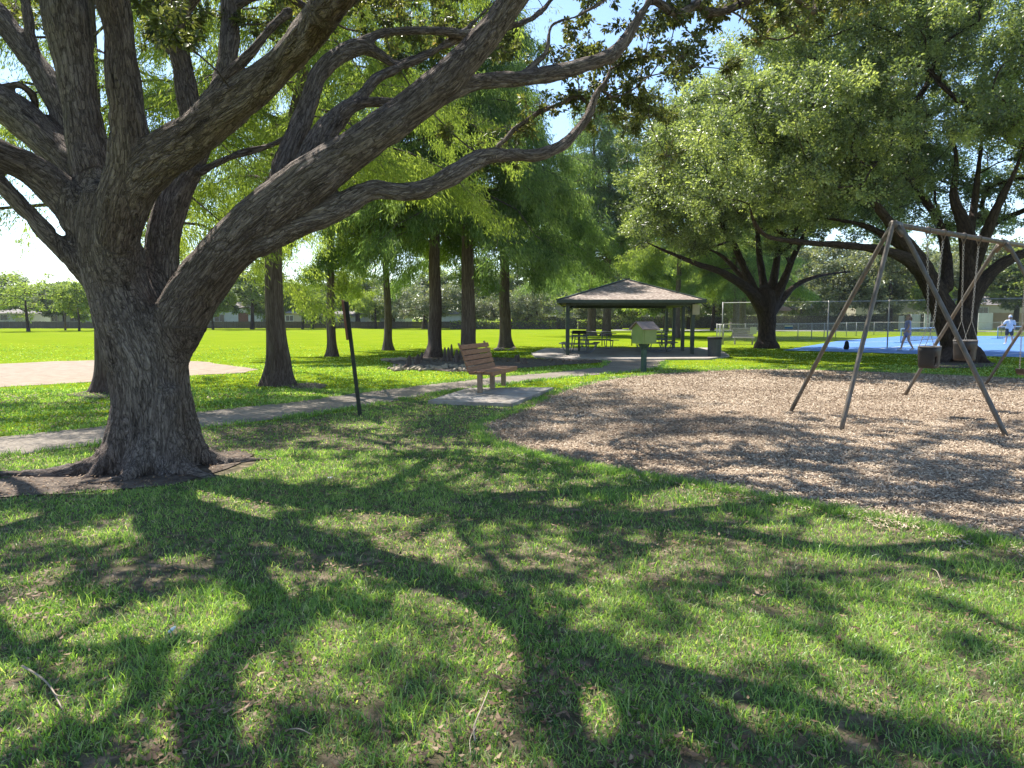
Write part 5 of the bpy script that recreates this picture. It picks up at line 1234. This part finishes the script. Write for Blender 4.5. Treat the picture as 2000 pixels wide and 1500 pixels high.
# ------------------------------------------------------------------ people
def person(loc, rz, pose, label, hs=1.0):
    """pose: joint chains in local metres, x = the way the person faces"""
    r = empty('person', loc, rz, label=label, cat='person'); cp = Caps()
    cp.chain([(0, 0, .92), (.0, 0, 1.0), (.01, 0, 1.12), (.01, 0, 1.28), (0, 0, 1.40)], [.125, .12, .115, .125, .085], 14)
    cp.chain([(0, -.15, 1.39), (0, .15, 1.39)], [.065, .065], 10); cp.chain([(0, -.07, .93), (0, .07, .93)], [.11, .11], 10)
    cp.chain([(0, 0, 1.40), (.012, 0, 1.49)], [.052, .05], 10)
    cp.chain([(.015, 0, 1.50), (.022, 0, 1.56), (.012, 0, 1.63), (.005, 0, 1.655)], [.062, .082, .092, .08], 14)
    cp.chain([(.045, 0, 1.50), (.06, 0, 1.515)], [.035, .03], 8); cp.chain([(.095, 0, 1.585), (.113, 0, 1.555)], [.011, .016], 6)
    for s in (-1, 1): cp.chain([(.005, s * .088, 1.585), (.0, s * .094, 1.555)], [.018, .012], 6)
    for s, k in ((-1, 'R'), (1, 'L')):
        J = pose['leg' + k]; cp.chain(J[:2], [.088, .06], 12); cp.chain(J[1:3], [.058, .038], 12); cp.chain([J[2], J[3]], [.04, .03], 8)
        J = pose['arm' + k]; cp.chain(J[:2], [.05, .038], 10); cp.chain(J[1:3], [.038, .026], 10)
        w = np.array(J[2]); d = nrm(np.array(J[2]) - np.array(J[1])); sd = np.array([0, 1.0, 0]) if abs(d[1]) < .8 else np.array([1.0, 0, 0]); nn = nrm(np.cross(d, sd)); 
        cp.chain([w, w + d * .07], [.026, .03], 8)
        for f_, (o_, L_) in enumerate(((-.024, .062), (-.008, .072), (.008, .068), (.024, .052))):
            b0_ = w + d * .08 + nn * o_; cp.chain([b0_, b0_ + d * L_ * .5, b0_ + d * L_ * .85 + sd * .012 * s * -1], [.009, .0085, .0075], 6)
        cp.chain([w + d * .03 + nn * .03, w + d * .065 + nn * .055], [.011, .009], 6)
    cp.build('body', .0125, 3, M['skin'], r)
    e = MB()
    for s in (-1, 1): e.box((.104, s * .032, 1.592), (.01, .018, .009))
    e.build('eyes', M['black'], r)
    m = MB(); m.box((.098, 0, 1.525), (.012, .042, .008)); m.build('mouth', M['rustpanel'], r)
    return r
# woman walking left across the court
q = G(1771, 685)
pw = person(tuple(q), R(172), {'legR': [(0, -.08, .90), (.15, -.08, .50), (.24, -.08, .10), (.36, -.08, .07)], 'legL': [(0, .08, .90), (-.04, .08, .49), (-.24, .08, .13), (-.14, .08, .05)],
  'armR': [(0, -.19, 1.38), (-.06, -.23, 1.12), (.02, -.24, .88)], 'armL': [(0, .19, 1.38), (.05, .23, 1.12), (.2, .22, .92)]}, 'woman in a lavender dress walking left on the blue court')
cl = Caps(); cl.chain([(0, 0, .80), (0, 0, .95), (.0, 0, 1.10), (.01, 0, 1.28), (0, 0, 1.39)], [.165, .152, .135, .145, .10], 16); cl.chain([(0, -.16, 1.38), (0, .16, 1.38)], [.078, .078], 10)
for s in (-1, 1): cl.chain([(0, s * .19, 1.38), (0, s * .215, 1.24)], [.064, .058], 10)
cl.build('dress', .014, 3, M['lavender'], pw)
hr = Caps(); hr.chain([(-.025, 0, 1.56), (-.02, 0, 1.655)], [.088, .088], 14); hr.chain([(-.10, 0, 1.62), (-.15, 0, 1.54), (-.14, 0, 1.44)], [.04, .045, .02], 10); hr.build('hair', .012, 3, M['hair'], pw)
for J in (((.22, -.08, .06), (.38, -.08, .06)), ((-.27, .08, .10), (-.12, .08, .05))):
    s = Caps(); s.chain(J, [.05, .04], 10); s.build('shoe', .012, 2, M['whitecloth'], pw)
# man with his back to the camera
q = G(1970, 673)
pm = person(tuple(q), R(75), {'legR': [(0, -.09, .90), (.05, -.16, .48), (.02, -.2, .10), (.13, -.22, .06)], 'legL': [(0, .09, .90), (.02, .13, .48), (-.06, .18, .10), (.05, .21, .06)],
  'armR': [(0, -.20, 1.38), (-.02, -.28, 1.14), (.12, -.30, .95)], 'armL': [(0, .20, 1.38), (.03, .34, 1.16), (.2, .46, 1.05)]}, 'man in a white shirt, dark shorts and white cap seen from behind on the court')
cl = Caps(); cl.chain([(0, 0, .90), (.0, 0, 1.05), (.01, 0, 1.26), (0, 0, 1.39)], [.165, .162, .165, .115], 16); cl.chain([(0, -.17, 1.38), (0, .17, 1.38)], [.085, .085], 10); cl.chain([(0, -.06, 1.0), (0, .06, 1.0)], [.15, .15], 10)
cl.chain([(0, -.20, 1.38), (-.01, -.25, 1.22)], [.072, .068], 10); cl.chain([(0, .20, 1.38), (.02, .29, 1.25)], [.072, .068], 10); cl.build('shirt', .014, 3, M['whitecloth'], pm)
cl = Caps(); cl.chain([(0, -.07, .90), (0, .07, .90)], [.14, .14], 12); cl.chain([(0, -.09, .88), (.03, -.13, .62)], [.115, .10], 12); cl.chain([(0, .09, .88), (.01, .12, .62)], [.115, .10], 12); cl.build('shorts', .014, 3, M['darkcloth'], pm)
hr = Caps(); hr.chain([(-.03, 0, 1.55), (-.02, 0, 1.6)], [.085, .085], 12); hr.build('hair', .012, 3, M['hair'], pm)
hr = Caps(); hr.chain([(-.005, 0, 1.645), (.0, 0, 1.67)], [.098, .09], 14); hr.chain([(.08, 0, 1.645), (.15, 0, 1.64)], [.05, .035], 10); hr.build('cap', .012, 2, M['whitecloth'], pm)
for J in (((0, -.2, .06), (.16, -.23, .05)), ((-.09, .18, .06), (.08, .22, .05))):
    s = Caps(); s.chain(J, [.05, .042], 10); s.build('shoe', .012, 2, M['whitecloth'], pm)

# ------------------------------------------------------------------ far fences, hedges, houses
def board_fence(px0, px1, D, top, label, mat, group=None, base=0, name='board_fence'):
    x0 = (px0 - 1000) / FPX * D; x1 = (px1 - 1000) / FPX * D; h = 1.6 + (HY - top) / FPX * D
    r = empty(name, (x0, D, 0), label=label, cat='fence', group=group); b = MB(); n = int((x1 - x0) / .16); rg = np.random.default_rng(abs(int(px0)) + 3)
    for i in range(n): b.box((i * .16 + .075, .006 * rg.standard_normal(), h / 2 + .02 * rg.standard_normal()), (.148, .02, h))
    b.build('boards', M[mat], r); p = MB()
    for i in range(0, n, 15): p.box((i * .16, .07, h / 2), (.1, .1, h + .04))
    p.box(((x1 - x0) / 2, .03, h * .8), (x1 - x0, .04, .09)); p.box(((x1 - x0) / 2, .03, h * .25), (x1 - x0, .04, .09))
    p.build('framing', M[mat], r); return r
board_fence(-260, 880, 105, 628, 'long dark wooden fence along the far left side of the lawn', 'fencewood')
board_fence(1935, 2010, 104, 611, 'tan wooden fence behind the man in the white shirt', 'tanwood'); board_fence(2011, 2090, 104, 608, 'grey-brown wooden fence at the right edge', 'fencewood')
def hedge(px0, px1, D, top, label, mat, seed, base=0):
    x0 = (px0 - 1000) / FPX * D; x1 = (px1 - 1000) / FPX * D; h = 1.6 + (HY - top) / FPX * D; rg = np.random.default_rng(seed); w = x1 - x0; n = int(w * 260)
    c = np.stack([rg.random(n) * w, (rg.random(n) - .5) * 1.4, h * rg.random(n) ** .7], 1); sh = 1 - .12 * n2(c[:, 0], c[:, 1], .8, seed); c[:, 2] *= sh
    V, F = leaf_quads(c, rg.standard_normal((n, 3)), rg.standard_normal((n, 3)) + [0, -.5, .6], np.full(n, .2), np.full(n, .13))
    r = empty('hedge', (x0, D, 0), label=label, cat='hedge'); np_obj('foliage', V, F, M[mat], r, attrs={'tint': np.clip(.4 + .5 * (rg.random(n) - .5), 0, 1)})
    b = MB(); b.box((w / 2, 0, h * .42), (w, .9, h * .84)); b.build('stems', M['fencewood'], r); return r
hedge(880, 1086, 98, 626, 'clipped pale green hedge behind the bench', 'leaf_lime', 1); hedge(1087, 1135, 99, 617, 'dark hedge left of the pavilion', 'leaf_grey', 2)
hedge(1128, 1214, 96, 624, 'low pale hedge seen under the pavilion roof', 'leaf_lime', 3); hedge(1000, 1420, 108, 614, 'long dark hedge at the foot of the pale wall', 'leaf_grey', 4)
hedge(1425, 1720, 92, 612, 'dark hedge beyond the blue court', 'leaf_grey', 5); hedge(1690, 1880, 98, 608, 'dark hedge behind the white panels', 'leaf_grey', 6)
def house(px0, px1, D, eave, ridge, wall, roof, label, wins=(), doors=(), depth=9, hip=True, name='house', rmat=None):
    x0 = (px0 - 1000) / FPX * D; x1 = (px1 - 1000) / FPX * D; w = x1 - x0; Z = lambda t: 1.6 + (HY - t) / FPX * D; he = Z(eave); hr = Z(ridge)
    r = empty(name, (x0, D, 0), label=label, cat='house'); MB().box((w / 2, depth / 2, he / 2), (w, depth, he)).build('wall', M[wall], r)
    o = .5; a = w * .28 if hip else 0; b = MB(); v = [(-o, -o, he), (w + o, -o, he), (w + o, depth + o, he), (-o, depth + o, he), (a - (0 if hip else o), depth / 2, hr), (w - a + (0 if hip else o), depth / 2, hr)]
    b.add(v, [(0, 1, 5, 4), (1, 2, 5), (2, 3, 4, 5), (3, 0, 4), (0, 3, 2, 1)]); b.build('roof', M[roof], r)
    for (a_, c_, t, bt) in wins:
        xa = (a_ - 1000) / FPX * D - x0; xb = (c_ - 1000) / FPX * D - x0; zt = Z(t); zb = max(.1, Z(bt)); f = MB(); cx, cz = (xa + xb) / 2, (zt + zb) / 2; W_, H_ = xb - xa, zt - zb
        for s in (-1, 1): f.box((cx + s * W_ / 2, -.03, cz), (.1, .08, H_ + .1)); f.box((cx, -.03, cz + s * H_ / 2), (W_ - .1, .08, .1))
        f.box((cx, -.03, cz), (.06, .06, H_ - .1)); fo = f.build('window', M['frame'], r); p = MB().box((cx, -.005, cz), (W_ - .1, .03, H_ - .1)).build('pane', M['glass'], fo)
    for (a_, c_, t, m_) in doors:
        xa = (a_ - 1000) / FPX * D - x0; xb = (c_ - 1000) / FPX * D - x0; zt = Z(t); MB().box(((xa + xb) / 2, -.03, zt / 2), (xb - xa, .08, zt)).build('door', M[m_], r)
    return r
house(102, 176, 122, 588, 572, 'whitewall', 'roofgrey', 'white two-storey house with dark ground floor windows beyond the fence', wins=[(104, 117, 616, 628), (140, 157, 616, 627)])
house(-60, 34, 118, 612, 603, 'whitewall', 'roofgrey', 'low house with a pale roof at the left edge', wins=[(5, 20, 614, 626)])
house(392, 515, 122, 602, 590, 'whitewall', 'roofgrey', 'pale house left of the nearest cypress with a red-brown garage opening', wins=[(421, 441, 614, 628)], doors=[(468, 487, 611, 'rustpanel')])
house(556, 606, 118, 612, 603, 'creamwall', 'roofgrey', 'small pale house right of the nearest cypress', wins=[(560, 575, 616, 627)])
house(618, 714, 120, 618, 608, 'whitewall', 'roofgrey', 'low house with a pale roof behind the leaning sign post', wins=[(660, 686, 619, 628)])
house(742, 792, 124, 614, 606, 'whitewall', 'roofgrey', 'small house behind the trees right of the sign post')
house(858, 900, 118, 614, 606, 'whitewall', 'roofgrey', 'house with a light gable behind the cypress next to the bench')
house(1000, 1300, 124, 596, 585, 'creamwall', 'roofgrey', 'long pale building behind the trees and the pavilion', wins=[(1040, 1060, 600, 612), (1230, 1250, 600, 612)])
house(1528, 1566, 104, 607, 598, 'creamwall', 'roofred', 'tan house with a terracotta roof beyond the court', wins=[(1535, 1548, 609, 617)])
house(1584, 1650, 110, 600, 588, 'creamwall', 'roofgrey', 'tan house half hidden by trees left of the swing legs', wins=[(1600, 1614, 604, 614)])
house(1668, 1880, 124, 588, 578, 'creamwall', 'roofgrey', 'long pale building beyond the court hedge', wins=[(1700, 1716, 594, 604), (1740, 1756, 594, 604)])
house(1870, 2120, 122, 596, 578, 'creamwall', 'roofgrey', 'grey roofed house behind the tan wooden fence', wins=[(1905, 1925, 600, 612)])
def panel(px0, px1, D, top, label, n_):
    x0 = (px0 - 1000) / FPX * D; x1 = (px1 - 1000) / FPX * D; h = 1.6 + (HY - top) / FPX * D
    r = empty('fence_panel', (x0, D, 0), label=label, cat='fence panel', group='white fence panels beyond the court'); MB().box(((x1 - x0) / 2, 0, h / 2), (x1 - x0 - .12, .05, h), bev=.01).build('panel', M['whitewall'], r)
    p = MB()
    for x in (0, x1 - x0): p.box((x, 0, h / 2), (.11, .11, h + .08))
    p.build('posts', M['frame'], r)
panel(1753, 1762, 92, 617, 'narrow white panel left of the walking woman', 1); panel(1777, 1793, 92, 614, 'wide white panel right of the walking woman', 2); panel(1803, 1817, 92, 613, 'white panel beside the left stem of the large oak', 3)
panel(1908, 1934, 92, 612, 'white panel left of the tan wooden fence', 4); panel(1824, 1832, 92, 613, 'narrow white panel directly left of the large oak stem', 5)

# ------------------------------------------------------------------ light summer haze over the far lawn
if HAZE:
    mh = bpy.data.materials.new('haze_air'); mh.use_nodes = True; nt = mh.node_tree; nt.nodes.clear()
    oo = nt.nodes.new('ShaderNodeOutputMaterial'); pv_ = nt.nodes.new('ShaderNodeVolumePrincipled'); pv_.inputs['Density'].default_value = HAZE; pv_.inputs['Color'].default_value = (.85, .92, 1, 1)
    pv_.inputs['Anisotropy'].default_value = .4; nt.links.new(pv_.outputs[0], oo.inputs['Volume'])
    b = MB(); b.box((0, 420, 12), (1040, 1000, 27)); h_ = b.build('haze', mh); tag(h_, kind='stuff')
